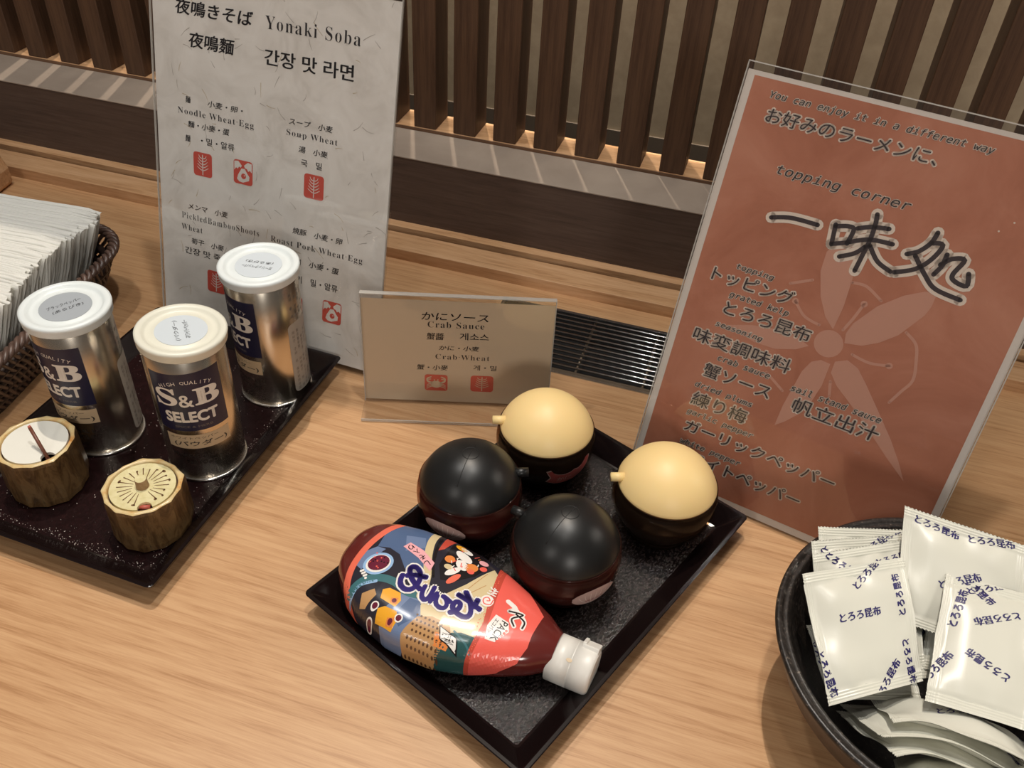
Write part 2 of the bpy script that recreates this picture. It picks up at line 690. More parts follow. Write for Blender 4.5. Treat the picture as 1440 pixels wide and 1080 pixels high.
def icon_egg(A, x, y, w, paper, h=None):
    h = h or w
    A.rrect(x, y, w, h, w * 0.14, M_RED, 1)
    A.poly([(x - w * .46, y + h * .42), (x - w * .25, y + h * .45), (x - w * .06, y + h * .28), (x - w * .12, y + h * .18), (x - w * .2, y + h * .22), (x - w * .28, y + h * .12), (x - w * .36, y + h * .16), (x - w * .46, y + h * .05)], paper, 2)
    A.poly([(x + w * .46, y + h * .42), (x + w * .46, y + h * .05), (x + w * .36, y + h * .14), (x + w * .28, y + h * .08), (x + w * .2, y + h * .18), (x + w * .1, y + h * .2), (x + w * .06, y + h * .3), (x + w * .25, y + h * .45)], paper, 2)
    blob = [(-.08, .16), (.1, .16), (.2, .02), (.34, -.14), (.32, -.3), (.16, -.36), (0, -.42), (-.2, -.4), (-.32, -.3), (-.26, -.12), (-.18, 0)]
    A.poly([(x + a * w, y + b * h) for a, b in blob], paper, 2)
    A.disc(x + w * .03, y - h * .15, w * .13, M_RED, 3)
    A.disc(x + w * .08, y - h * .12, w * .03, paper, 4)


def icon_crab(A, x, y, w, paper, h=None):
    h = h or w
    A.rrect(x, y, w, h, w * 0.12, M_RED, 1)
    A.disc(x, y - h * .1, w * .24, paper, 2, 20, h * .22)
    for sx in (-1, 1):
        A.stroke([(x + sx * w * .2, y), (x + sx * w * .36, y + h * .08), (x + sx * w * .38, y + h * .26), (x + sx * w * .22, y + h * .36)], w * .1, paper, 2, w * .05)
        A.stroke([(x + sx * w * .36, y + h * .2), (x + sx * w * .24, y + h * .22)], w * .05, paper, 2)
        for k in range(3):
            A.stroke([(x + sx * w * .2, y - h * (.08 + .08 * k)), (x + sx * w * .34, y - h * (.1 + .1 * k)), (x + sx * w * .42, y - h * (.2 + .1 * k))], w * .05, paper, 2, w * .02)
        A.stroke([(x + sx * w * .07, y + h * .1), (x + sx * w * .08, y + h * .2)], w * .04, paper, 2)


# ------------------------------------------------------------------ the setting
Y0, Z1, Y1, Y2, Y3, Z2, Y4, Z3 = 0.7139, 0.0121, 0.7445, 0.7547, 0.7663, 0.0844, 0.8265, 0.0899
XL, XR = -1.30, 0.80

mb = MB()
mb.box(-3, 3, -3, 5, -0.78, -0.75, M_FLOORM)
struct(mb.build('floor'), 'dark floor under the counter')

mb = MB()
mb.box(-0.72, 1.6, 1.0265, 1.06, 0.0353, 0.56, M_WALL)
struct(mb.build('wall_back'), 'greige cloth wall seen between the lattice slats')
mb = MB()
mb.box(-0.72, 1.6, 1.0235, 1.06, -0.75, 0.0353, M_BASE)
struct(mb.build('baseboard_back'), 'taupe band along the foot of the wall behind the lattice')

mb = MB()
mb.box(XL, XR, Y3, Y3 + 0.02, -0.75, Z2, M_FASCIA)
struct(mb.build('trim_1', bevel=0.0008), 'dark board running behind the counter')
mb = MB()
mb.box(XL, XR, Y3 - 0.0006, Y4 + 0.045, Z2, Z2 + 0.0016, M_LEDGE)
struct(mb.build('trim_2', bevel=0.0006), 'grey stone ledge on top of the dark board')
mb = MB()
mb.box(XL, XR, Y0, Y1, -0.02, Z1, M_STRIP)
struct(mb.build('trim_3', bevel=0.0006), 'light wood strip along the back of the counter')
mb = MB()
mb.box(XL, XR, Y1, Y2, -0.02, Z1 - 0.010, M_GROOVE)
mb.box(XL, XR, Y2, Y3, -0.02, Z1, M_STRIP)
struct(mb.build('trim_4'), 'thin light wood strip against the dark board')

# counter with the opening for the vent
GX0, GX1, GY0, GY1 = -0.197, 0.165, 0.5945, 0.6885
mb = MB()
CT = -0.032
mb.box(XL, XR, -0.5, GY0, CT, 0, M_COUNTER)
mb.box(XL, XR, GY1, Y0, CT, 0, M_COUNTER)
mb.box(XL, GX0, GY0, GY1, CT, 0, M_COUNTER)
mb.box(GX1, XR, GY0, GY1, CT, 0, M_COUNTER)
mb.box(XL, XR, -0.48, -0.46, -0.75, CT, M_FASCIA)
tag(mb.build('counter'), 'light oak veneer counter carrying the trays, signs and bowl', 'counter')

g = thing('vent_grille', 'steel slot vent set into the oak counter behind the crab sign', 'vent', (0, 0, 0))
mb = MB()
for (a, b, c_, d) in ((GX0, GX1, GY0, GY0 + 0.003), (GX0, GX1, GY1 - 0.003, GY1), (GX0, GX0 + 0.003, GY0, GY1), (GX1 - 0.003, GX1, GY0, GY1)):
    mb.box(a, b, c_, d, -0.03, 0.0008, M_STEEL)
mb.box(GX0 + 0.003, GX1 - 0.003, GY0 + 0.003, GY0 + 0.011, -0.012, -0.003, M_STEELD)
mb.build('frame', g)
mb = MB()
mb.box(GX0, GX1, GY0, GY1, -0.034, -0.031, M_VOID)
mb.build('base_plate', g)
bar0 = None
for k in range(12):
    y = GY0 + 0.0145 + k * 0.0067
    mb = MB()
    mb.tube([(GX0 + 0.003, y, -0.0012), (GX1 - 0.003, y, -0.0012)], 0.00105, M_STEEL, 10)
    mb.build('bar', g)
for x in (-0.165, -0.105, -0.045, 0.015, 0.075, 0.135):
    mb = MB()
    mb.tube([(x, GY0 + 0.012, -0.0040), (x, GY1 - 0.003, -0.0040)], 0.0012, M_STEELD, 8)
    mb.build('cross_rod', g)

# lattice
lat = thing('lattice_screen', 'dark brown wooden slat lattice standing on the ledge behind the counter', 'lattice', (0, Y4, Z2 + 0.0016))
mb = MB()
mb.box(XL, XR, 0, 0.040, 0, Z3 - Z2 - 0.0022, M_RAIL)
mb.box(XL, XR, 0.0006, 0.0394, Z3 - Z2 - 0.0023, Z3 - Z2 - 0.0016, M_STRIP)  # pale plate puts the passage light on the rail top into its colour
mb.build('bottom_rail', lat, bevel=0.0006)
mb = MB()
mb.box(XL, XR, -0.006, 0.0008, 0.249, 0.30, M_RAIL)  # added out of frame to stop corridor light passing over the ledge
mb.build('light_block_rail', lat)
s0 = None
k = -12
mb = MB()
mb.box(0, 0.0242, 0.001, 0.037, Z3 - Z2 - 0.0016, 0.40, M_SLAT)
for k in range(-16, 29):
    x = -0.0414 - 0.0433 * k
    if x < XL or x > XR - 0.03:
        continue
    if s0 is None:
        s0 = mb.build('slat', lat, (x, 0, 0), bevel=0.0007, seg=1)
    else:
        o = s0.copy()
        COL.objects.link(o)
        o.parent = lat
        o.location = (x, 0, 0)
mb = MB()
mb.box(XL, XR, Y4 - 0.005, Y4 + 0.0005, Z2 + 0.3016, 1.2, M_SLAT)  # added unseen panel, keeps corridor light off the counter
struct(mb.build('light_block_panel'), 'added unseen dark panel above the lattice, blocking corridor light')

# wooden box at the far left
mb = MB()
prof = [(-0.12, 0.0), (0.0, 0.0), (0.004, 0.004), (0.004, 0.020), (-0.002, 0.036), (-0.012, 0.047), (-0.026, 0.052), (-0.12, 0.052)]
for y0 in (0,):
    vs = [(x, 0, z) for x, z in prof] + [(x, 0.06, z) for x, z in prof]
    n = len(prof)
    fs = [tuple(range(n)), tuple(range(2 * n - 1, n - 1, -1))] + [(i, (i + 1) % n + 0 if False else i, i) for i in []]
    fs += [(i, i + n, (i + 1) % n + n, (i + 1) % n) for i in range(n)]
    mb.add(vs, fs, M_STRIP, False)
tag(mb.build('wooden_box', None, (-0.762, 0.640, 0), (0, 0, radians(8)), bevel=0.002),
    'light wooden box with rounded shoulder behind the napkin basket', 'box')


# ------------------------------------------------------------------ sign stands
def sign(name, label, loc, yaw, tilt, w, h, border, sheet_mat, art, foot, sheet_box=None):
    t = thing(name, label, 'sign', loc, (-tilt, 0, yaw))
    th = 0.0016
    m = MB()
    # two clear sheets, closed by a thin bright rim along the top and the sides
    m.box(-w / 2, w / 2, -th - 0.0007, -0.0007, 0.001, h, M_ACRYL)
    m.box(-w / 2, w / 2, 0.0007, th + 0.0007, 0.001, h, M_ACRYL)
    e = 0.0007
    m.box(-w / 2, w / 2, -th - 0.0007, th + 0.0007, h, h + e, M_ACRYLEDGE)
    for sx in (-1, 1):
        m.box(sx * w / 2 - (e if sx > 0 else 0), sx * w / 2 + (0 if sx > 0 else e), -th - 0.0008, -0.0006, 0.001, h, M_ACRYLEDGE)
    m.build('acrylic_holder', t)
    m = MB()
    # foot lies flat on the counter
    R = Matrix.Rotation(tilt, 4, 'X')
    x0, x1, y0, y1 = -w / 2, w / 2, foot[0], foot[1]
    vs = [R @ Vector((x, y, z)) for z in (0.0002, 0.0022) for x, y in ((x0, y0), (x1, y0), (x1, y1), (x0, y1))]
    m.add(vs, [(0, 3, 2, 1), (4, 5, 6, 7), (0, 1, 5, 4), (1, 2, 6, 5), (2, 3, 7, 6), (3, 0, 4, 7)], M_ACRYL)
    fe = foot[0] if abs(foot[0]) > abs(foot[1]) else foot[1]
    vs = [R @ Vector((x, y, z)) for z in (0.0002, 0.0023) for x, y in ((x0, fe - 0.0004), (x1, fe - 0.0004), (x1, fe + 0.0004), (x0, fe + 0.0004))]
    m.add(vs, [(0, 3, 2, 1), (4, 5, 6, 7), (0, 1, 5, 4), (1, 2, 6, 5), (2, 3, 7, 6), (3, 0, 4, 7)], M_ACRYLEDGE)
    m.build('foot', t)
    m = MB()
    bx0, bx1, bz0, bz1 = border
    m.box(-w / 2 + bx0, w / 2 - bx1, -0.0002, 0.0002, bz0, h - bz1, sheet_mat)
    art.onto(m, lambda x, y, l: (-w / 2 + x * 0.001, -0.0002 - l, y * 0.001), 1e9, 0.09)
    m.build('paper_sheet', t)
    return t


# --- tall noodle sign
A = Art()
rng = random.Random(3)
for i in range(120):
    x, y = rng.uniform(8, 205), rng.uniform(8, 295)
    a = rng.uniform(0, 2 * pi)
    L = rng.uniform(3, 11)
    b = a + rng.uniform(-.5, .5)
    A.stroke([(x, y), (x + cos(a) * L / 2, y + sin(a) * L / 2), (x + cos(a) * L / 2 + cos(b) * L / 2, y + sin(a) * L / 2 + sin(b) * L / 2)], 0.55, rng.choice([M_FIBRE, M_FIBRE2, M_FIBRE2]), 0, 0.2)
LEFT = [('夜鳴きそば', 56.7, 268.9, 68.3, 10.8, 'b'), ('Yonaki Soba', 141.2, 269.0, 79.2, 9.6, 's'), ('夜鳴麵', 54.3, 246.1, 40.7, 11.3, 'b'), ('간장 맛 라면', 138.8, 244.4, 75.2, 11.6, 'B'),
        ('麺', 31.5, 200.0, 5.0, 5.4, 'b'), ('小麦・卵・', 65.7, 200.1, 32.2, 5.0, 'b'), ('Noodle Wheat⋅Egg', 56.6, 189.9, 70.3, 6.2, 's'), ('麵・小麥・蛋', 50.0, 181.0, 39.0, 5.2, 'b'),
        ('麵', 30.3, 169.2, 5.1, 5.3, 'b'), ('・밀・알류', 58.4, 169.7, 31.1, 5.7, 'c'),
        ('スープ　小麦', 142.1, 200.5, 37.8, 4.9, 'b'), ('Soup Wheat', 143.4, 191.1, 44.5, 6.0, 's'), ('湯　小麥', 144.8, 180.5, 25.5, 5.0, 'b'), ('국　밀', 143.7, 170.4, 18.3, 5.6, 'c'),
        ('メンマ　小麦', 47.9, 112.5, 38.6, 5.1, 'b'), ('PickledBambooShoots', 59.5, 103.6, 75.1, 5.4, 's'), ('Wheat', 31.7, 93.4, 20.7, 5.0, 's'), ('筍干　小麥', 46.9, 82.3, 32.1, 5.3, 'b'),
        ('간장 맛 죽순', 45.9, 72.9, 43.5, 6.1, 'c'), ('焼豚　小麦・卵', 151.1, 113.8, 45.6, 5.3, 'b'), ('Roast Pork Wheat⋅Egg', 150.3, 101.5, 84.3, 6.4, 's'),
        ('叉燒　小麥・蛋', 147.5, 87.9, 49.0, 5.5, 'b'), ('돼지고기　밀・알류', 142.6, 72.5, 57.6, 6.3, 'c')]


def put_lines(A, lines, ink=M_INK):
    for t, x, y, w, h, f in lines:
        if f == 'b':
            A.text(t, x, y, w, h, ink, 1, 'c', 0, 0.12, 0, 1.0, BRUSH(0.10 if h < 8 else 0.34))
        elif f == 'B':
            A.text(t, x, y, w, h, ink, 1, 'c', 0, 0, 0, 1.0, BRUSH(0.3))
        elif f == 's':
            A.text(t, x, y, w, h, ink, 1, 's', -0.006, 0, 0, 1.12)
        else:
            A.text(t, x, y, w, h, ink, 1, 'c', 0, 0, 0, 1.0, BRUSH(0.08))


put_lines(A, LEFT)
for x, y in ((43.9, 150.2), (146.5, 153.1), (54.9, 50.1), (130.4, 47.0)):
    icon_wheat(A, x, y, 17.6, M_WASHI, 19.5)
for x, y in ((82.0, 151.5), (167.2, 50.6)):
    icon_egg(A, x, y, 17.6, M_WASHI, 19.5)
sign('sign_stand', 'tall grey washi paper noodle sign with red icons in acrylic stand behind the spice cans', (-0.3665, 0.5369, 0.0005), -0.0523, 0.2454,
     0.2130, 0.3040, (0.0016, 0.0016, 0.0055, 0.005), M_WASHI, A, (0.003, 0.075))

# --- crab sauce card
A = Art()
CR = [('かにソース', 73.1, 83.9, 52.1, 6.8, 'b'), ('Crab Sauce', 74.0, 76.4, 44.1, 5.6, 's'), ('蟹醬', 57.9, 65.4, 13.7, 6.5, 'b'), ('게소스', 88.6, 66.3, 22.9, 6.5, 'c'),
      ('かに・小麦', 76.7, 54.9, 31.7, 4.5, 'b'), ('Crab⋅Wheat', 79.6, 46.3, 43.3, 4.9, 's'), ('蟹・小麥', 55.6, 35.5, 25.0, 5.1, 'b'), ('게・밀', 97.8, 36.8, 18.6, 5.1, 'c')]
put_lines(A, CR)
icon_crab(A, 58.5, 20.4, 18.6, M_CREAMPAPER, 16)
icon_wheat(A, 95.8, 21.0, 18.6, M_CREAMPAPER, 16)
sign('sign_stand', 'small cream crab sauce card in clear acrylic stand behind the domed pots', (-0.1871, 0.5274, 0.0005), 0.2956, 0.0726,
     0.1512, 0.1022, (0.0004, 0.0004, 0.0015, 0.0045), M_CREAMPAPER, A, (-0.0262, -0.001))

# --- terracotta topping sign
A = Art()
A.poly([(6.0, 7), (207, 7), (207, 297), (6.0, 297)], M_ORANGE, 0)


def petal(pts):
    A.poly(pts, M_PETAL, 1)


A.disc(106.9, 145.4, 9.5, M_PETAL, 1)
A.poly([(106.3, 155.8), (99, 162), (91.5, 174.2), (86, 190), (85.5, 203), (90, 213), (98.0, 214), (104, 206), (106.5, 192), (107.5, 172.5)], M_PETAL, 1)
A.poly([(116.2, 149.3), (114.9, 156), (117, 164), (126.9, 179.5), (139.3, 191.2), (149.9, 197.6), (157, 199), (157, 190), (155.3, 183.3), (145.3, 165.9), (136, 157), (127, 151.5)], M_PETAL, 1)
A.poly([(114.9, 135.2), (115, 127), (121.2, 119.8), (135, 110), (149.1, 99.2), (168, 84), (183.5, 72.5), (176, 84), (166, 97), (152.1, 112.6), (138, 128), (130, 136), (122, 139)], M_PETAL, 1)
A.poly([(112.6, 132.5), (106, 133), (100.6, 129.6), (97, 121), (95.7, 111.5), (93, 93), (92.3, 76.7), (98, 82), (104.7, 90.5), (110, 103), (112.5, 116.3)], M_PETAL, 1)
A.poly([(95.4, 139.4), (88, 134), (75, 129.5), (60, 129), (38.7, 134.2), (55, 140), (72.2, 143.2), (86, 143)], M_PETAL, 1)
for st, end in (([(77.3, 165.8), (85, 158.5), (92, 156.2), (97.1, 155.6)], 0), ([(118.9, 178.2), (115.9, 167.2), (112.4, 157.4)], 0), ([(147.3, 144.7), (135.3, 142.1), (123.4, 143.7)], 0), ([(119.4, 111.1), (116.7, 121.0)], None),
                ([(149.1, 169.2), (157, 164), (160.8, 154.9), (163.9, 141.0), (160, 131), (155.9, 121.2)], None), ([(107.2, 189.2), (116.4, 189.6), (127.9, 183.6)], None), ([(70.2, 176.0), (83.2, 182.9)], None), ([(75.0, 111.4), (89.3, 102.8)], None)):
    A.stroke(st, 1.9, M_PETAL, 1)
    if end == 0:
        A.disc(st[0][0], st[0][1], 2.2, M_PETAL, 1)
RIGHT = [('You can enjoy it in a different way', 87.7, 287.6, 136.3, 5.4, 'm'), ('お好みのラーメンに、', 74.5, 275.7, 107.2, 9.4, 'h'), ('topping corner', 81.1, 244.2, 85.4, 7.6, 'm'),
         ('topping', 45.9, 175.6, 26.4, 4.9, 'm'), ('トッピング', 47.0, 166.4, 57.9, 10.0, 'h'), ('grated kelp', 54.9, 155.6, 42.0, 5.2, 'm'), ('とろろ昆布', 63.9, 146.1, 61.4, 10.2, 'h'),
         ('seasoning', 48.0, 132.4, 34.1, 4.8, 'm'), ('味変調味料', 53.4, 120.7, 70.9, 10.8, 'h'), ('crab sauce', 59.0, 109.5, 38.2, 4.4, 'm'), ('蟹ソース', 57.5, 97.8, 49.1, 10.8, 'h'),
         ('dried plums', 51.7, 84.3, 43.0, 5.2, 'm'), ('練り梅', 51.6, 74.0, 41.8, 11.2, 'h'), ('garlic pepper', 55.8, 62.3, 50.5, 5.2, 'm'), ('ガーリックペッパー', 88.0, 51.7, 112.0, 9.6, 'h'),
         ('white pepper', 55.9, 38.0, 46.7, 5.2, 'm'), ('ホワイトペッパー', 78.7, 28.6, 96.1, 9.8, 'h'), ('sail stand sauce', 125.0, 107.5, 61.7, 4.8, 'm'), ('帆立出汁', 128.4, 96.7, 58.9, 11.2, 'h')]
for t_, x, y, w, h, f in RIGHT:
    if f == 'm':
        A.text(t_, x, y, w, h, M_HALO, 2, 'm', 0, 0.22, 0, 1.0, ring(0.5))
        A.text(t_, x, y, w, h, M_INKB, 3, 'm', 0, 0.22)
    else:
        A.text(t_, x, y, w, h, M_HALO, 2, 'c', 0, 0.06, 0, 1.0, ring(0.95))
        A.text(t_, x, y, w, h, M_INKB, 3, 'c', 0, 0.06)
BIG = [[(44.4, 214.0), (53.5, 216.8), (61.6, 217.8), (74.4, 218.0)],
       [(85.0, 221.5), (85.8, 215.6), (86.7, 208.8)], [(85.3, 220.5), (92.5, 222.7), (96.6, 221.7), (95.7, 212.1)], [(86.6, 209.0), (95.5, 212.7)],
       [(98.6, 223.1), (106.2, 226.4), (116.5, 228.3)], [(96.6, 213.5), (107.9, 218.6), (121.7, 219.9)], [(106.8, 234.8), (107.9, 228.0), (108.1, 218.1), (107.2, 208.8), (106.0, 197.0)],
       [(107.0, 213.8), (102.2, 207.7), (93.9, 202.7)], [(109.2, 215.1), (117.0, 206.9), (126.5, 203.2)],
       [(143.9, 234.3), (142.5, 227.3), (137.6, 220.3), (131.7, 216.7)], [(142.5, 227.3), (149.3, 228.1), (146.5, 218.2), (139.6, 209.3), (128.7, 203.6)],
       [(136.7, 217.2), (146.6, 207.2), (155.1, 201.1), (170.7, 199.2)], [(153.6, 223.3), (153.4, 216.1), (150.8, 209.5)],
       [(152.3, 216.3), (157.2, 221.7), (164.1, 223.1), (161.0, 213.1), (163.0, 209.4), (170.8, 208.5), (169.2, 215.9)]]
for st in BIG:
    A.stroke(st, 7.4, M_HALO, 2)
    A.stroke(st, 2.9, M_INKB, 3)
A.disc(181, 252, 0.6, M_HALO, 2, 8)
A.disc(175, 245, 0.6, M_HALO, 2, 8)
sign('sign_stand', 'tall terracotta topping corner sign with handwritten menu beside the packet bowl', (0.0669, 0.4800, 0.0005), -0.2307, 0.3129,
     0.2130, 0.3045, (0.0010, 0.0010, 0.0015, 0.0045), M_WHITEPAPER, A, (0.003, 0.085))


# ------------------------------------------------------------------ trays
def tray(label, loc, yaw, w, h, floor_mat):
    t = thing('serving_tray', label, 'tray', loc, (0, 0, yaw))
    top, fz, base = 0.0170, 0.0060, 0.0022

    def rr(w_, h_, r, z, n=6):
        out = []
        for cx, cy, a0 in ((w_ / 2 - r, h_ / 2 - r, 0), (-w_ / 2 + r, h_ / 2 - r, 90), (-w_ / 2 + r, -h_ / 2 + r, 180), (w_ / 2 - r, -h_ / 2 + r, 270)):
            for k in range(n):
                a = radians(a0 + 90 * k / (n - 1))
                out.append((cx + r * cos(a), cy + r * sin(a), z))
        return out
    m = MB()
    sec = [(0.012, base - 0.001, 0.002), (0.0085, base - 0.0004, 0.003), (0.0006, top - 0.0012, 0.004), (0.0, top - 0.0004, 0.004), (0.0006, top, 0.004), (0.0026, top, 0.003), (0.0034, top - 0.0006, 0.003), (0.0155, fz + 0.0004, 0.002), (0.0170, fz, 0.002)]
    P = [rr(w - 2 * i, h - 2 * i, r, z) for i, z, r in sec]
    m.grid(P, M_TRAYRIM, False, False, True)
    m.build('rim', t)
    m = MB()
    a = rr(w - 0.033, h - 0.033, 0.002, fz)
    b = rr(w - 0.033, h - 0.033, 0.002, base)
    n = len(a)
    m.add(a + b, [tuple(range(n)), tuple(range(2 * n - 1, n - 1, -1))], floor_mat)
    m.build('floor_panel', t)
    for sx in (-1, 1):
        for sy in (-1, 1):
            m = MB()
            m.lathe([(0.006, 0.0), (0.0065, 0.0005), (0.0065, base + 0.0004)], M_TRAYRIM, 16, (sx * (w / 2 - 0.03), sy * (h / 2 - 0.03), 0.0), True, True)
            m.build('foot', t)
    return t


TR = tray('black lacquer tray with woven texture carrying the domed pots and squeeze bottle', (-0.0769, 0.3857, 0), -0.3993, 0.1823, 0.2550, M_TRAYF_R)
TL = tray('worn brown-black lacquer tray carrying the three spice cans and bark pots', (-0.3889, 0.4069, 0), -0.0421, 0.1836, 0.2575, M_TRAYF_L)
TF = 0.0061

# spilled powder on the left tray
mb = MB()
rng = random.Random(11)
for i in range(900):
    if rng.random() < 0.45:
        u, v = (rng.uniform(-.072, .072), -.1115 + abs(rng.gauss(0, .003))) if rng.random() < .5 else (.0745 - abs(rng.gauss(0, .003)), rng.uniform(-.11, .11))
    else:
        u, v = rng.uniform(-.074, .074), rng.uniform(-.111, .111)
    r = rng.choice([.0001, .00013, .00016, .0002, .00032])
    mb.lathe([(r, 0), (r * .8, r * .7), (0.00001, r)], M_GRAIN, 5, (u, v, TF + 0.0001), smooth=False)
tag(mb.build('spilled_powder', None, (-0.3889, 0.4069, 0), (0, 0, -0.0421)), 'white specks of spilled seasoning powder scattered on the left tray', 'powder', None, 'stuff')


# ------------------------------------------------------------------ spice cans
CAN_R, CAN_H = 0.0276, 0.1105


def spice_can(label, loc, face, lid_text, lid_rot, sticker_mat, patch_text, lid_off=(0, 0), lid_tilt=(0, 0), lid_mat=None):
    t = thing('spice_can', label, 'can', loc)
    m = MB()
    m.lathe([(CAN_R - .001, 0.0), (CAN_R, 0.0015), (CAN_R, CAN_H), (CAN_R - 0.001, CAN_H + 0.001)], M_TIN, 96, close0=True, close1=True)
    A = Art()
    W = CAN_R * 1000
    A.poly([(-25.5, 50), (25.5, 50), (25.5, 101), (-25.5, 101)], M_NAVY, 0)
    for i, ch in enumerate('HIGH QUALITY'):
        if ch != ' ':
            a = (i - 5.5) / 5.5
            A.text(ch, a * 16.5, 93.5 - 3.4 * a * a, None, 2.9, M_SILVERINK, 1, 'c', 0, 0, -22 * a)
    A.text('S', -15, 80.5, 15, 15, M_SILVERINK, 1, 's', 0, 0, 0, 1, ring(.35))
    A.text('&', -1.5, 77.5, 9, 10, M_SILVERINK, 1, 's', 0, 0, 0, 1, ring(.35))
    A.text('B', 13, 80, 17, 13.5, M_SILVERINK, 1, 's', 0, 0, 0, 1, ring(.5))
    A.text('SELECT', 0, 63, 36, 9, M_SILVERINK, 1, 'c', 0, 0, 0, 1.0, ring(0.5))
    A.text('SPICE & HERB', 0, 54, 26, 1.8, M_LABELINK, 1)
    if patch_text:
        A.poly([(-22, 33), (24, 33), (24, 46), (-22, 46)], M_TANPATCH, 0)
        A.text(patch_text[0], -2, 43.0, 34, 2.4, M_LABELINKD, 1)
        A.text(patch_text[1], 2, 37.5, 38, 5.4, M_LABELINKD, 1, 'c', 0, 0, 0, 1, BRUSH(.15))
        A.text('PROFESSIONAL USE', 2, 25.5, 46, 3.8, M_LABELINKD, 1)
        A.text('S&B FOODS INC.', 6, 19.5, 34, 3.6, M_LABELINKD, 1)
    # back label, a grey panel of fine print
    bx = radians(128) * W
    A.rrect(bx, 42, 27, 66, 4, M_LABELGREY, 0)
    rg = random.Random(5)
    for col in range(5):
        for row in range(15):
            if rg.random() < .82 and row != 8:
                A.text(rg.choice('原材料名辛子胡椒内容量賞味期限保存方法'), bx - 9 + col * 4.4, 12 + row * 3.9, 2.6, 2.8, M_LABELINK, 1)
    for col in range(4):
        for row in range(6):
            if rg.random() < .85:
                A.text(rg.choice('品名香辛料業務用粉末'), bx - 8 + col * 4.8, 81 + row * 3.9, 2.8, 3.0, M_LABELINK, 1)

    def fn(x, y, l):
        a = face + x * 0.001 / CAN_R
        return ((CAN_R + l) * cos(a), (CAN_R + l) * sin(a), y * 0.001)
    A.onto(m, fn, 3.0)
    m.build('body', t)
    m = MB()
    m.lathe([(CAN_R + .0002, 0.0), (CAN_R + 0.0011, 0.0004), (CAN_R + 0.0013, 0.0014), (CAN_R + 0.0006, 0.0022), (CAN_R, 0.0023)], M_TINRIM, 96, close0=True)
    m.build('base_rim', t)
    lm = lid_mat or M_LID
    lid = MB()
    R = 0.0297
    lid.lathe([(CAN_R + .0003, -0.0078), (R - .0003, -0.0078), (R, -0.0072), (R, -0.0035), (R + .0004, -0.0028), (R + .0003, -0.0008), (R - .0010, 0.0), (R - .0035, 0.0), (R - .0048, -0.0008),
               (R - .0058, -0.0022), (R - .0070, -0.0026), (R - .0095, -0.0026), (R - .0105, -0.0020), (0.0005, -0.0020)], lm, 96, close1=True)
    A = Art()
    lo = lid.build('lid', t, (lid_off[0], lid_off[1], CAN_H + 0.0085), (lid_tilt[0], lid_tilt[1], 0))
    st = MB()
    st.lathe([(0.0172, 0), (0.0172, 0.0002), (0.0001, 0.0002)], sticker_mat, 48, (0, 0, -0.0019), smooth=False)
    A.text(lid_text[0], 0, 3.2, 23, 3.8, M_PEN, 1, 'c', 0, .15, 0)
    A.text(lid_text[1], 0.5, -3.4, 21, 3.8, M_PEN, 1, 'c', 0, .15, 0)
    cr, sr = cos(lid_rot), sin(lid_rot)
    A.onto(st, lambda x, y, l: ((x * cr - y * sr) * .001, (x * sr + y * cr) * .001, -0.0017 + l))
    st.build('sticker', lo)
    return t


spice_can('silver spice tin with dark grey sticker on its lid, nearest the napkin basket', (-0.4267, 0.3970, TF), radians(-97), ('ブラックペッパー', '(あらびき)'), radians(58), M_STICKERD, ('ブラックペッパー', '(パウダー)'))
spice_can('silver spice tin with ajar creamy lid and fully visible navy label', (-0.3405, 0.4010, TF), radians(-60), ('(パウダー)', 'ホワイトペッパー'), radians(130), M_STICKER, ('ホワイトペッパー', '(パウダー)'), (0.0012, 0.0006), (radians(-2), radians(3)), M_LIDCREAM)
spice_can('silver spice tin at the back of the tray against the tall noodle sign', (-0.3318, 0.4911, TF), radians(-126), ('ガーリックペッパー', '(あらびき)'), radians(188), M_STICKER, ('ガーリックペッパー', '(パウダー)'))


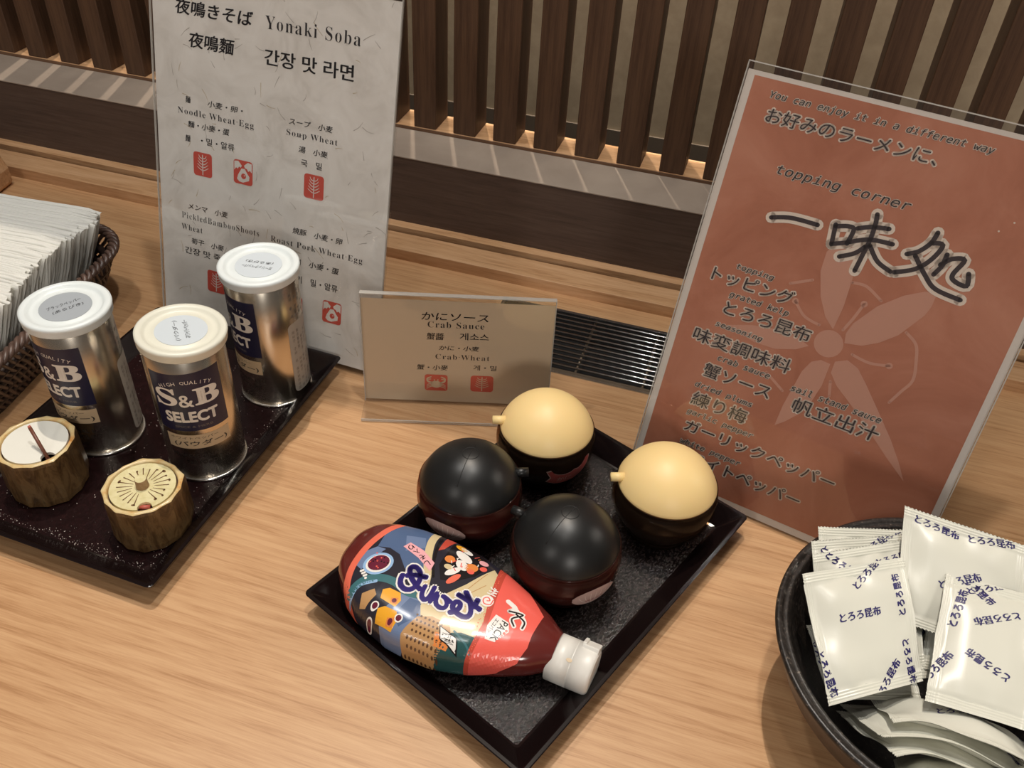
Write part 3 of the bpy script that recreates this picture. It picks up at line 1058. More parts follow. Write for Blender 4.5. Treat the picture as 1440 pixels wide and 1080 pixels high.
# ------------------------------------------------------------------ bark pots
def bark_pot(label, loc, seed, lid_kind, notch, h):
    t = thing('ceramic_pot', label, 'pot', loc)
    rg = random.Random(seed)
    n = 84
    fac = 13
    ph = rg.random()
    prof = [(0.0235, 0.0), (0.0262, 0.0012), (0.0268, 0.006), (0.0264, h * 0.5), (0.0262, h - 0.003), (0.0258, h - 0.0006)]
    amp = [rg.uniform(-.0009, .0009) for _ in range(fac)]

    def rad(r, a, z):
        u = (a / (2 * pi) * fac + ph) % fac
        k = int(u)
        fr = u - k
        d = amp[k] * (1 - fr) + amp[(k + 1) % fac] * fr
        facet = -0.0011 * (1 - (2 * fr - 1) ** 2)
        return r + d + facet + 0.0007
    m = MB()

    def ringp(r, z, facet=True):
        return [((rad(r, a, z) if facet else r) * cos(a), (rad(r, a, z) if facet else r) * sin(a), z) for a in [2 * pi * i / n for i in range(n)]]
    P = [ringp(r, z) for r, z in prof]
    m.grid(P, M_POT, False, False, True)
    m.add(P[0], [tuple(range(n - 1, -1, -1))], M_POT)
    # rim and inner shoulder
    Q = [ringp(0.0258, h - .0006), ringp(0.0252, h), ringp(0.0234, h + .0002, False), ringp(0.0226, h - .0006, False), ringp(0.0222, h - .003, False)]
    m.grid(Q, M_POTRIM, True, False, True)
    Q = [ringp(0.0222, h - .003, False), ringp(0.0190, h - .0035, False), ringp(0.0185, .006, False), ringp(0.0005, .005, False)]
    m.grid(Q, M_POTIN, True, False, True)
    m.build('body', t)
    # lid with the spoon notch
    lm = MB()
    R, rn = 0.0214, 0.0046
    na = radians(notch)
    out = []
    N = 96
    for i in range(N):
        a = na + 2 * pi * (i + .5) / N
        x, y = R * cos(a), R * sin(a)
        cx, cy = R * 0.93 * cos(na), R * 0.93 * sin(na)
        d = hypot(x - cx, y - cy)
        if d < rn:
            q = max(-1, min(1, (i + .5) / N if (i + .5) / N < .5 else (i + .5) / N - 1)) / (math.asin(rn / R) / (2 * pi))
            b = na + pi - q * pi / 2 * 1.0
            x, y = cx + rn * cos(b), cy + rn * sin(b)
        out.append((x, y))
    z0, z1 = h - .0030, h - .0006
    mat = M_LIDWHITE if lid_kind == 'white' else M_LIDCARVE
    from mathutils.geometry import tessellate_polygon
    tr = tessellate_polygon([[Vector((x, y, 0)) for x, y in out]])
    lm.add([(x, y, z1) for x, y in out], [t_ for t_ in tr], mat)
    lm.add([(x, y, z0) for x, y in out], [t_[::-1] for t_ in tr], mat)
    lm.add([(x, y, z0) for x, y in out] + [(x, y, z1) for x, y in out], [(i, (i + 1) % N, (i + 1) % N + N, i + N) for i in range(N)], mat)
    if lid_kind != 'white':
        A = Art()
        for i in range(22):
            a = 2 * pi * (i + .4) / 22
            if abs((a - na + pi) % (2 * pi) - pi) < .26:
                continue
            r0, r1 = rg.uniform(6.5, 8), rg.uniform(15, 18)
            A.stroke([(r0 * cos(a), r0 * sin(a)), (r1 * cos(a + .03), r1 * sin(a + .03))], .35, M_CARVE, 1, .8)
            if rg.random() < .5:
                A.disc(r1 * cos(a), r1 * sin(a), rg.uniform(.6, 1.1), M_CARVE, 1, 8, rg.uniform(.5, 1.6), a)
        A.onto(lm, lambda x, y, l: (x * .001, y * .001, z1 + l))
    lo = lm.build('lid', t)
    if lid_kind != 'white':
        km = MB()
        km.lathe([(0.0044, 0), (0.0041, 0.0020), (0.0040, 0.0064), (0.0037, 0.0071)], M_KNOB, 20, (0, 0, z1))
        km.lathe([(0.0037, 0.0071), (0.0001, 0.0072)], M_LIDCARVE, 20, (0, 0, z1))
        km.build('knob', lo)
    return t


P1C, P2C = (-0.4305, 0.3385), (-0.3392, 0.3294)
bark_pot('brown bark-glazed pot with plain white lid at the tray edge', (P1C[0], P1C[1], TF), 2, 'white', -28, 0.0405)
bark_pot('brown bark-glazed pot with carved cream lid and round knob', (P2C[0], P2C[1], TF), 9, 'carved', -52, 0.0380)


def spoon(label, pts, r, tip):
    m = MB()
    m.tube(pts[:2], r, M_SPOONW, 10)
    m.tube([pts[0], tuple(Vector(pts[0]) + (Vector(pts[0]) - Vector(pts[1])).normalized() * 0.0016)], [r, r * .8], M_SPOONTIP, 10)
    m.tube([pts[1], pts[2]], [r, r * 1.6], M_SPOONW, 10)
    return tag(m.build('spoon'), label, 'spoon')


spoon('thin dark wooden spoon handle leaning out of the white-lidded pot', [(P1C[0] + 0.0010, P1C[1] - 0.0005, 0.0600), (P1C[0] + .0170, P1C[1] - .0092, 0.0450), (P1C[0] + .0120, P1C[1] - .0064, 0.0190)], 0.00125, 0)
mb = MB()
a_ = radians(-52)
px_, py_ = P2C[0] + .0172 * cos(a_), P2C[1] + .0172 * sin(a_)
mb.tube([(px_ - .0035, py_ - .0014, 0.0405), (px_ + .0030, py_ + .0012, 0.0402)], [.0016, .0019], M_SPOONTIP, 10)
mb.tube([(px_ + .0010, py_ - .0005, 0.0395), (P2C[0], P2C[1], 0.0190)], [.0011, .0016], M_SPOONW, 10)
tag(mb.build('spoon'), 'orange-red spoon end lying in the notch of the carved-lid pot', 'spoon')


# ------------------------------------------------------------------ domed sauce pots
def sauce_pot(label, xy, spout_dir, dome_mat, body_mat, sauce_mat, sticker, st_ang, seam):
    t = thing('sauce_pot', label, 'pot', (xy[0], xy[1], TF))
    zc, R, zj = 0.0325, 0.0365, 0.0440

    def rs(z):
        return sqrt(max(R * R - (z - zc) ** 2, 1e-8))
    prof = [(0.0225, 0.0), (0.0245, 0.0008)] + [(rs(z), z) for z in (0.0050, 0.009, 0.014, 0.019, 0.024, 0.029, 0.0335, 0.0375)] + [(0.0354, 0.0405), (0.0347, 0.0412), (0.0347, 0.0428), (0.0352, 0.0434), (0.0351, 0.0442), (0.0340, 0.0446)]
    m = MB()
    m.lathe(prof, body_mat, 96, close0=True)
    m.build('cup', t)
    m = MB()
    m.lathe([(0.0215, 0.0015), (0.0236, 0.0022)] + [(rs(z) - .0016, z) for z in (0.0055, 0.009, 0.014, 0.019, 0.024, 0.0285)] + [(0.001, 0.0286)], sauce_mat, 64, close0=True, close1=True)
    m.build('sauce', t)
    m = MB()
    dp = [(0.0332, 0.0432), (0.0342, 0.0436), (0.0343, 0.0448)]
    a0 = math.asin((0.0448 - zc) / R)
    for k in range(1, 25):
        a = a0 + (pi / 2 - a0) * k / 24
        dp.append((max(0.0342 / cos(a0) * cos(a), 0.00002), 0.0448 + (0.0690 - 0.0448) * (sin(a) - sin(a0)) / (1 - sin(a0))))
    m.lathe(dp, dome_mat, 96)
    dome = m.build('dome', t)

    def dz(r):
        for (r0, z0), (r1, z1) in zip(dp[2:], dp[3:]):
            if r1 <= r <= r0:
                return z0 + (z1 - z0) * (r0 - r) / max(r0 - r1, 1e-9)
        return dp[-1][1]
    if seam is not None:
        s = MB()
        pts = []
        for i in range(40):
            a = 2 * pi * i / 40
            pts.append((0.0055 * cos(a), 0.0055 * sin(a), dz(0.0055) + .0000))
        s.tube(pts, 0.00028, M_BLACKMARK, 6, True)
        a = radians(seam)
        pts = [(r * cos(a), r * sin(a), dz(abs(r)) - 0.00005) for r in [(-.010 + .034 * i / 24) for i in range(25)]]
        s.tube(pts, 0.00028, M_BLACKMARK, 6)
        s.build('seam', dome)
    a = radians(spout_dir)
    s = MB()
    d = Vector((cos(a), sin(a), 0))
    p0, p1 = d * 0.0300 + Vector((0, 0, 0.0490)), d * 0.0398 + Vector((0, 0, 0.0492))
    s.tube([p0, p1, p1 + d * .0002, p1 - d * .003], [.0033, .0031, .0018, .0016], dome_mat, 20, caps=True)
    s.build('spout', dome)
    if sticker:
        A = Art()
        k = MB()
        if sticker == 'shell':
            W_, H_ = 31, 17
            pts = []
            for i in range(48):
                q = 2 * pi * i / 48
                rr = 1 + .025 * abs(sin(q * 7))
                pts.append((W_ / 2 * cos(q) * rr, H_ / 2 * sin(q) * rr))
            A.poly(pts, M_SHELL, 0)
            for i in range(-3, 4):
                A.stroke([(i * 1.6, -6.5), (i * 3.4, 0), (i * 3.9, 5.6 - .3 * i * i)], .55, M_SHELLD, 1, .25)
            A.text('帆立出汁', 0, -2.5, 13, 3.2, M_CRABST, 2)
            zmid = 0.0262
        else:
            pts = [(-17, 6), (-14, 7.2), (-12, 4.5), (-9, 3), (-5, 2.2), (0, 2.8), (3, 4.6), (6, 4), (9, 5.4), (12, 8.5), (14.5, 13), (16.5, 14), (16.8, 9), (15, 3), (11, -3), (5, -7), (-3, -8.5), (-10, -8), (-17, -5), (-14, 0)]
            A.poly([(x * 1.06, y * 1.08 + .3) for x, y in pts], M_CRABEDGE, 0)
            A.poly(pts, M_CRABST, 1)
            A.text('かに', -4, -2.5, 11, 5, M_CRABEDGE, 2)
            zmid = 0.0262
        sa = radians(st_ang)

        def fn(x, y, l):
            z = zmid + y * .001
            zz = min(max(z, .0012), .0372)
            r = rs(zz) + .0002 + l
            an = sa + x * .001 / (rs(zmid))
            return (r * cos(an), r * sin(an), zz)
        A.onto(k, fn, 2.5, 0.06)
        k.build('sticker', t)
    return t


sauce_pot('black-domed pot with spout to the right, beside the crab card', (-0.1333, 0.4045), 22, M_BLACKRUB, M_SMOKER, M_SAUCERED, 'shell', -100, -92)
sauce_pot('front black-domed pot with spout to the left, next to the squeeze bottle', (-0.0575, 0.3765), 170, M_BLACKRUB, M_SMOKER, M_SAUCERED, 'shell', -43, -112)
sauce_pot('cream-domed pot with red crab sticker at the back of the tray', (-0.0984, 0.4745), 200, M_CREAMRUB, M_SMOKE, M_SAUCEBLK, 'crab', -45, None)
sauce_pot('cream-domed pot without sticker, at the tray corner by the terracotta sign', (-0.0046, 0.4480), 200, M_CREAMRUB, M_SMOKE, M_SAUCEBLK, None, 0, None)

# ------------------------------------------------------------------ squeeze bottle lying on its back
bt = thing('squeeze_bottle', 'plum paste squeeze bottle with colourful label lying on the black tray', 'bottle', (-0.190, 0.327, TF), (0, 0, radians(-7)))
ST = [(-5, 7, 6, 10), (-3, 14, 10, 9.5), (0, 19, 12.5, 9), (5, 24.5, 15, 9), (10, 28.5, 16.6, 8), (15, 31.7, 17.6, 6.8), (24, 35.2, 18.6, 5), (35, 38, 19, 4), (50, 40.5, 19, 2), (62, 41, 19, 1), (80, 39.6, 18.7, 0), (100, 34.8, 17.8, -.3), (108, 32, 17.2, -.3), (121, 27.2, 16, -.4), (136, 20, 14.4, -.2), (143, 14.5, 13.2, 0), (147, 12, 12, 0)]


def bst(s):
    s = max(min(s, 147), -5)
    for a, b in zip(ST, ST[1:]):
        if a[0] <= s <= b[0]:
            f = (s - a[0]) / (b[0] - a[0])
            return [a[i] + (b[i] - a[i]) * f for i in (1, 2, 3)]


def bexp(s):
    return 2.0 + 1.3 * max(0, min(1, (140 - s) / 60))


ZB = 0.0192
mb = MB()
P = []
import numpy as _np
for s in [-5, -4.4, -3.5, -2, 0, 2.5, 5, 8, 12, 17, 22, 28, 35, 42, 50, 58, 65, 73, 80, 88, 95, 102, 108, 115, 121, 127, 132, 135, 138, 141, 143, 145, 147]:
    hw, hh, cy = bst(s)
    e = bexp(s)
    row = []
    for i in range(72):
        a = 2 * pi * i / 72
        c_, s_ = cos(a), sin(a)
        y = hw * (abs(c_) ** (2 / e)) * (1 if c_ >= 0 else -1)
        z = hh * (abs(s_) ** (2 / e)) * (1 if s_ >= 0 else -1)
        row.append((s * .001, (cy + y) * .001, ZB + z * .001))
    P.append(row)
mb.grid(P, M_PLUM, True, True, True)
mb.add(P[0], [tuple(range(72))], M_PLUM)
mb.add(P[-1], [tuple(range(71, -1, -1))], M_PLUM)
mb.build('body', bt)


def bcol(name, c, rough=0.2):
    return plain('bottle_print_' + name, c, rough)


B_DARK, B_COR, B_BLUE, B_TEAL, B_SKY = bcol('dark', (44, 42, 52)), bcol('coral', (232, 112, 88)), bcol('denim', (84, 104, 140)), bcol('teal', (66, 112, 118)), bcol('sky', (150, 184, 222))
B_WINE, B_YEL, B_WHITE, B_CREAM, B_TAN = bcol('wine', (104, 36, 56)), bcol('yellow', (236, 168, 48)), bcol('white', (238, 232, 226)), bcol('cream', (214, 194, 152)), bcol('tan', (190, 146, 98))
B_PINK, B_PURP, B_RED, B_GREEN, B_ORG, B_BLK = bcol('pink', (236, 172, 178)), bcol('purple', (52, 40, 116)), bcol('red', (236, 100, 88)), bcol('green', (46, 84, 84)), bcol('orange', (226, 136, 70)), bcol('black', (30, 26, 28))
B_REDD, B_DENIM2, B_BRN = bcol('red_weave', (196, 78, 62)), bcol('denim_light', (112, 130, 164)), bcol('brown', (96, 66, 46))
A = Art()


def bl(pts, mat, layer=0):
    A.poly(pts, mat, layer)


# base of the label: from the coral band at the bottom to the red shoulder
bl([(20, 36), (14, 26), (10.5, 12), (9.5, 0), (10.5, -12), (15, -25), (24, -36), (38, -42), (60, -44.5), (85, -43), (104, -37), (104, -10), (97, 22), (96, 36), (80, 41), (55, 44), (36, 44)], B_DARK, 0)
A.stroke([(21, 35), (16, 24), (12, 10), (11, -2), (12, -14), (16, -25), (24, -35)], 4.6, B_COR, 2)
bl([(17, 22), (24, 36), (40, 39.5), (48, 39), (45, 28), (50, 12), (56, 2), (50, -2), (42, 2), (34, 10), (26, 12), (18, 10)], B_BLUE, 1)
bl([(30, 26), (42, 30), (46, 22), (36, 14)], B_DENIM2, 2)
bl([(13, 4), (18, 10), (24, 10), (20, 0), (18, -10), (13, -8)], B_DENIM2, 1)
A.stroke([(19, -24), (24, -16), (32, -11), (42, -10), (52, -13), (60, -12)], 5.5, B_TEAL, 2)
A.stroke([(20, -28), (23, -20), (31, -14)], 2.2, B_SKY, 2)
bl([(50, -14), (62, -12), (72, -18), (70, -30), (62, -43), (48, -42.5), (44, -30)], B_DENIM2, 1)
bl([(56, -16), (64, -16), (66, -26), (58, -34), (52, -30)], B_BLUE, 2)
A.disc(25.5, -2, 9.8, B_SKY, 3, 24, 8.2, .9)
A.disc(25.5, -2, 8.0, B_WHITE, 4, 24, 6.6, .9)
A.disc(25.5, -1.5, 7.0, B_WINE, 5, 24, 5.7, .9)
rg = random.Random(4)
for i in range(26):
    A.disc(25.5 + rg.gauss(0, 2.6), -1.5 + rg.gauss(0, 2.2), .6, rg.choice([B_RED, B_WINE, B_BLK]), 6, 6)
for i in range(7):
    A.disc(18.5 + i * .9, -11 + i * -.6 + (i % 2) * 1.4, .9, B_WHITE, 4, 8)
# tofu pieces
for (x, y, w, h, r) in ((45, -20, 7, 5, .3), (48.5, -31.5, 7.5, 5, .2)):
    bl([(x - w, y + h * .5), (x - w * .5, y + h), (x + w * .6, y + h * .9), (x + w, y), (x + w * .8, y - h), (x, y - h * .8), (x - w * .8, y - h * .6)], B_YEL, 4)
    bl([(x + w * .1, y - h * .1), (x + w * .7, y + h * .2), (x + w * .8, y - h * .7), (x + w * .2, y - h * .7)], B_ORG, 5)
    A.disc(x + w * .45, y - h * .3, 1.5, B_WINE, 6, 10)
for (x, y) in ((38.5, -28), (38, -35), (56, -30)):
    A.disc(x, y, 2.6, B_WHITE, 5, 14)
    A.disc(x, y, 1.8, B_WINE, 6, 12)
bl([(27, -24), (33, -19), (36, -22), (33, -30), (29, -30)], B_TAN, 3)
# stick and dark seam, red corner
A.stroke([(46, 38), (47, 28), (51, 16), (57, 4), (60, -6), (61, -12)], 5.2, B_CREAM, 3)
A.stroke([(51, 38), (52, 28), (56, 14), (61, 4)], 2.0, B_BLK, 3)
bl([(53, 38.5), (60, 38), (57, 27), (54, 24)], B_REDD, 3)
# plate of food
bl([(60, 36), (70, 38), (84, 34), (88, 26), (84, 16), (74, 6), (66, 4), (60, 14)], B_BLK, 2)
for (x, y, rx, ry, m_, rt) in ((66, 34, 4.5, 2.2, B_YEL, -.2), (70, 33, 5, 2, B_WHITE, -.3), (71, 27, 7, 3, B_WHITE, -.4), (64, 21, 3.4, 3, B_ORG, 0), (73, 20, 5, 3.2, B_WHITE, -.5), (79, 21, 4.4, 3.4, B_ORG, .3), (80, 18, 2.4, 2, B_RED, 0), (70, 13, 5.5, 2.4, B_WHITE, .9), (73, 8, 5.5, 2.2, B_COR, 1.1), (84, 29, 3.2, 2.2, B_PINK, 0), (66, 15, 3, 2, B_CREAM, 0), (86, 24, 2.4, 2, B_RED, .4)):
    A.disc(x, y, rx, m_, 4, 16, ry, rt)
for i in range(14):
    x, y = rg.uniform(66, 82), rg.uniform(14, 32)
    A.stroke([(x, y), (x + rg.uniform(-2, 2), y + rg.uniform(1, 3))], .6, rg.choice([B_WHITE, B_RED, B_ORG]), 5)
# cream fan
bl([(62, -14), (74, -4), (82, 8), (92, 28), (97, 24), (104, -8), (102, -26), (92, -26), (80, -25), (68, -25)], B_CREAM, 2)
for k in range(4):
    A.stroke([(80, -8), (90 + k * 3, 22 - k * 9)], .5, B_TAN, 3)
# basket
bl([(66, -25), (74, -21.5), (86, -22), (90, -28), (83, -43), (64, -44), (61, -36)], B_TAN, 3)
for i in range(8):
    for j in range(7):
        x, y = 65.5 + i * 2.7 + (j % 2) * 1.3, -42 + j * 3
        if y < -23.5 and x < 87 - abs(j - 2):
            A.disc(x, y, .75, B_BRN, 4, 8)
# green cloth
bl([(84, -28), (94, -23), (104, -22), (104, -37), (92, -42), (84, -43)], B_GREEN, 3)
bl([(80, -29), (92, -27), (90, -34), (82, -35)], B_ORG, 4)
A.stroke([(90, -24), (98, -27), (103, -30)], 1.2, B_TEAL, 5)
# banner
bl([(80.5, -24.5), (93.5, -27), (97, -33.5), (84, -31.5)], B_BLK, 6)
bl([(81.6, -25.2), (93, -27.4), (95.6, -32.8), (84.6, -31)], B_WHITE, 7)
A.text('便利', 88.6, -29.1, 5, 8, B_BLK, 8, 'c', 0.01, 0, -80)
# red shoulder
bl([(97.5, 36), (105, 33), (118, 25), (133, 11), (132, -5), (132.5, -13), (130, -21), (120, -29), (103, -38), (105, -14), (101, 10)], B_RED, 4)
bl([(93.5, 37), (98.5, 36), (102.5, 10), (106, -12), (104, -38), (101.5, -38), (103, -12), (98, 10)], B_REDD, 5)
for i in range(60):
    f = i / 59
    A.disc(96 + f * 8 + rg.uniform(-1.4, 1.4), 31 - f * 62, .35, B_COR, 6, 6)
# swirl mark
A.disc(98.5, 3, 4.2, B_WHITE, 7, 18)
A.stroke([(98.5, 3), (100, 4), (98, 5.5), (96, 3.5), (97.5, .6), (101.3, 1.4), (101.6, 5)], .7, B_RED, 8)
A.text('紀', 95.5, -5.5, 6, 6, B_WHITE, 7, 'c', .02, 0, -90)
A.text('州', 98.8, 11, 6, 6, B_WHITE, 7, 'c', .02, 0, -90)
# ribbon with writing
bl([(33, 16.5), (35.5, 21.5), (46, 19.5), (57, 13.5), (57.5, 6.5), (46, 12.5)], B_PINK, 6)
for ch, x, y, r in (('し', 52.8, 11, -122), ('そ', 47.8, 14.4, -118), ('入', 42.8, 16.6, -112), ('り', 37.6, 18, -106)):
    A.text(ch, x, y, 3.6, 4.2, B_BLK, 7, 'c', .015, 0, r)
# big brush name, read from the cap down
for ch, x, y, h_, w_ in (('ね', 89, -6.5, 17, 19), ('り', 74.5, -10.5, 10, 9), ('う', 64.5, -8.5, 10, 12), ('め', 51, -3.5, 16, 19)):
    A.text(ch, x, y, w_, h_, B_WHITE, 8, 'c', 0, .1, -94, 1, ring(2.1))
    A.text(ch, x, y, w_, h_, B_PURP, 9, 'c', 0, .1, -94, 1, ring(1.0) + [(0, 0)])
# eco pack mark
for st in ([(110, 9), (116, 6.5), (113.5, 3)], [(113.5, 3), (122, 4.5), (117, -1), (120, -5)], [(116, 6), (124, 1), (125, -4)]):
    A.stroke(st, 3.0, B_WHITE, 6)
for st in ([(113.5, 3), (122, 4.5), (117, -1), (120, -5)], [(118, 3), (124.5, .5), (125, -4)]):
    A.stroke(st, 1.1, B_BLK, 7)
bl([(107.5, -3), (116.5, -4.5), (119, -10), (114, -19), (108, -20), (105.8, -12)], B_WHITE, 6)
A.text('PACK', 113.6, -12, 14, 4.6, B_BLK, 7, 'c', .012, 0, -98)
A.text('エコパック', 108.8, -12, 13, 2.6, B_BLK, 7, 'c', .01, 0, -98)
for i in range(5):
    A.disc(117.5 - i * .6, -10 - i * 2, .9, B_RED, 7, 8)


def on_bottle(x, y, l):
    hw, hh, cy = bst(x)
    e = bexp(x)
    t = (y - cy) / hw
    sg = 1 if t >= 0 else -1
    t = abs(t)
    if t <= .86:
        th = math.acos(t ** (e / 2))
    else:
        th = math.acos(.86 ** (e / 2)) * (1 - (t - .86) / .17)
    c_, s_ = abs(cos(th)) ** (2 / e), abs(sin(th)) ** (2 / e) * (1 if th >= 0 else -1)
    n_ = Vector((0, sg * abs(cos(th)) ** (2 - 2 / e) / hw, abs(sin(th)) ** (2 - 2 / e) * (1 if th >= 0 else -1) / hh))
    n_.normalize()
    return (x * .001, (cy + sg * hw * c_) * .001 + n_.y * l, ZB + hh * s_ * .001 + n_.z * l)


lab = MB()
A.onto(lab, on_bottle, 1.6, 0.045, lambda x, y: abs((y - bst(x)[2]) / bst(x)[0]) < 1.12)
lab.build('label', bt)
cp = MB()


def xl(prof, n=48):
    vs, fs = [], []
    for (s, r) in prof:
        for i in range(n):
            a = 2 * pi * i / n
            rr = r
            vs.append((s * .001, (-.2 + rr * cos(a)) * .001, .0150 + (rr * sin(a)) * .001))
    for j in range(len(prof) - 1):
        for i in range(n):
            k = (i + 1) % n
            fs.append((j * n + i, (j + 1) * n + i, (j + 1) * n + k, j * n + k))
    b = (len(prof) - 1) * n
    fs.append(tuple(b + i for i in range(n - 1, -1, -1)))
    fs.append(tuple(range(n)))
    return vs, fs


for a_, b_ in (([(144.2, 13.0), (144.3, 14.3), (144.8, 14.7)], 1), ([(144.8, 14.7), (158.0, 14.7)], 1), ([(158.0, 14.7), (158.2, 14.3), (158.5, 14.7)], 0), ([(158.5, 14.7), (169.0, 14.5), (170.6, 14.0), (171.4, 13.0)], 1), ([(171.4, 13.0), (171.6, 12.0)], 0)):
    v_, f_ = xl(a_, 64)
    cp.add(v_, [f[::-1] for f in f_], M_CAPW, True)
cap = cp.build('cap', bt)
fl = MB()
ca_, sa_ = cos(radians(52)), sin(radians(52))


def capb(s0, s1, w0, r0, r1):
    vs = []
    for r in (r0, r1):
        for s_, w_ in ((s0, -w0), (s1, -w0), (s1, w0), (s0, w0)):
            vs.append((s_, -.0002 + r * ca_ - w_ * sa_, .0150 + r * sa_ + w_ * ca_))
    fl.add(vs, [(0, 1, 2, 3), (7, 6, 5, 4), (0, 4, 5, 1), (1, 5, 6, 2), (2, 6, 7, 3), (3, 7, 4, 0)], M_CAPW)


capb(.1605, .1712, .0052, .0120, .0159)
capb(.1605, .1630, .0050, .0130, .0170)
fl.build('flip_tab', cap, bevel=0.0006)
fl = MB()
A = Art()
A.disc(0, 0, 1.9, M_CAPSTAIN, 1, 12, 1.2)
A.onto(fl, lambda x, y, l: (.157 + x * .001, -.0002 + (.0147 + l) * cos(radians(118) + y * .001 / .0147), .0150 + (.0147 + l) * sin(radians(118) + y * .001 / .0147)), 1)
fl.build('stain', cap)

# ------------------------------------------------------------------ bowl of kelp packets
BC = (0.1725, 0.3525)
mb = MB()
mb.lathe([(0.030, 0.0005), (0.046, 0.0), (0.0475, 0.003), (0.060, 0.010), (0.078, 0.026), (0.0905, 0.045), (0.0965, 0.060), (0.0985, 0.066)], M_BOWLOUT, 128, close0=True)
mb.lathe([(0.0985, 0.066), (0.1000, 0.0685), (0.0998, 0.0705), (0.0982, 0.0712), (0.0962, 0.0702), (0.0950, 0.0690), (0.0938, 0.0700), (0.0924, 0.0694), (0.0900, 0.064), (0.0845, 0.052), (0.073, 0.035), (0.055, 0.020), (0.030, 0.012), (0.0005, 0.011)], M_BOWL, 128, close1=True)
tag(mb.build('bowl', None, (BC[0], BC[1], 0.0)), 'black speckled stoneware bowl heaped with white seasoning packets', 'bowl')

PK = {
    'P1': [(0.0817, 0.3637, 0.088), (0.1382, 0.3939, 0.092), (0.1546, 0.3301, 0.068), (0.107, 0.3027, 0.06)],
    'C': [(0.0873, 0.3833, 0.086), (0.1438, 0.4125, 0.09), (0.1572, 0.3452, 0.062), (0.1054, 0.3211, 0.055)],
    'B': [(0.0876, 0.3996, 0.08), (0.1461, 0.4219, 0.085), (0.1589, 0.3562, 0.056), (0.1043, 0.3326, 0.05)],
    'A': [(0.0915, 0.4157, 0.077), (0.1519, 0.4306, 0.081), (0.1614, 0.3697, 0.05), (0.105, 0.3485, 0.045)],
    'H': [(0.1601, 0.388, 0.094), (0.2159, 0.3853, 0.096), (0.2033, 0.3092, 0.078), (0.152, 0.313, 0.074)],
    'G': [(0.1679, 0.4057, 0.088), (0.2256, 0.4107, 0.09), (0.2146, 0.3316, 0.068), (0.1627, 0.3318, 0.064)],
    'E': [(0.1564, 0.415, 0.083), (0.2153, 0.42, 0.085), (0.2105, 0.3462, 0.06), (0.1585, 0.3473, 0.056)],
    'D': [(0.1344, 0.4215, 0.106), (0.2012, 0.4108, 0.108), (0.2, 0.3536, 0.075), (0.1383, 0.3626, 0.072)],
    'I': [(0.1504, 0.4149, 0.076), (0.1981, 0.4265, 0.074), (0.1969, 0.3597, 0.05), (0.1565, 0.3421, 0.052)],
    'J': [(0.0911, 0.348, 0.064), (0.1439, 0.3798, 0.06), (0.1609, 0.3333, 0.046), (0.1088, 0.3127, 0.052)],
    'Q1': [(0.132, 0.3333, 0.04), (0.2228, 0.3251, 0.05), (0.1994, 0.2907, 0.082), (0.1371, 0.2979, 0.07)],
    'Q2': [(0.1188, 0.3249, 0.034), (0.2185, 0.323, 0.042), (0.1983, 0.2889, 0.076), (0.1336, 0.2899, 0.066)],
    'Q3': [(0.1178, 0.3181, 0.03), (0.2159, 0.3183, 0.038), (0.1976, 0.2857, 0.07), (0.1407, 0.2816, 0.062)],
    'Q4': [(0.1502, 0.3014, 0.028), (0.2137, 0.3172, 0.034), (0.1997, 0.2834, 0.064), (0.1425, 0.2717, 0.058)]}
KELP = 'とろろ昆布'
PKT = {
    'P1': [(KELP, .46, .60, 0), (KELP, .87, .70, 92), (KELP, .62, .07, 48), (KELP, .885, .17, -86), (KELP, .62, .93, 40), (KELP, .045, .22, -80)],
    'C': [(KELP, .28, .86, -48), (KELP, .80, .86, 8), (KELP, .96, .62, 88)],
    'B': [(KELP, .22, .80, -55), (KELP, .62, .93, 30), (KELP, .9, .9, 60)],
    'A': [(KELP, .66, .86, 35), (KELP, .92, .9, 60), (KELP, .3, .5, 0)],
    'H': [(KELP, .16, .74, 82), (KELP, .52, .72, 208), (KELP, .50, .36, 156), (KELP, .05, .25, 60), (KELP, .42, .97, 30), (KELP, .3, .93, -40)],
    'G': [(KELP, .3, .9, -50), (KELP, .75, .93, -10), (KELP, .12, .8, -35)],
    'E': [(KELP, .35, .93, -20), (KELP, .75, .9, 12), (KELP, .1, .6, 80)],
    'D': [(KELP, .28, .90, -6), (KELP, .72, .93, 12), (KELP, .5, .5, 30)],
    'I': [(KELP, .04, .7, 80), (KELP, .05, .35, 70), (KELP, .12, .5, 90)],
    'J': [(KELP, .06, .5, -70), (KELP, .3, .5, 10)],
    'Q1': [(KELP, .93, .6, -60), (KELP, .5, .4, 10)], 'Q2': [(KELP, .86, .6, -50)], 'Q3': [(KELP, .86, .55, -70)], 'Q4': [(KELP, .6, .6, 0)]}
PKL = {
    'P1': 'white kelp packet lying flat at the bowl front, name printed across its middle',
    'C': 'white kelp packet tucked right behind the front left one, its ridged top slanting',
    'B': 'white kelp packet third from the front in the left pile, smooth top edge',
    'A': 'white kelp packet at the back of the left pile, zigzag top edge level',
    'H': 'large white kelp packet on top of the right pile with upside-down print',
    'G': 'white kelp packet just under the topmost one of the right pile',
    'E': 'white kelp packet deeper in the right pile under two others',
    'D': 'white kelp packet standing highest at the back of the bowl against the terracotta sign',
    'I': 'white kelp packet wedged upright in the gap between left and right piles',
    'J': 'white kelp packet under the front left one, zigzag edge showing by the bowl wall',
    'Q1': 'white kelp packet on edge at the bowl front, uppermost of four',
    'Q2': 'white kelp packet on edge at the bowl front, second of four from above',
    'Q3': 'white kelp packet on edge at the bowl front, third of four from above',
    'Q4': 'white kelp packet on edge at the bowl front, lowest of four'}


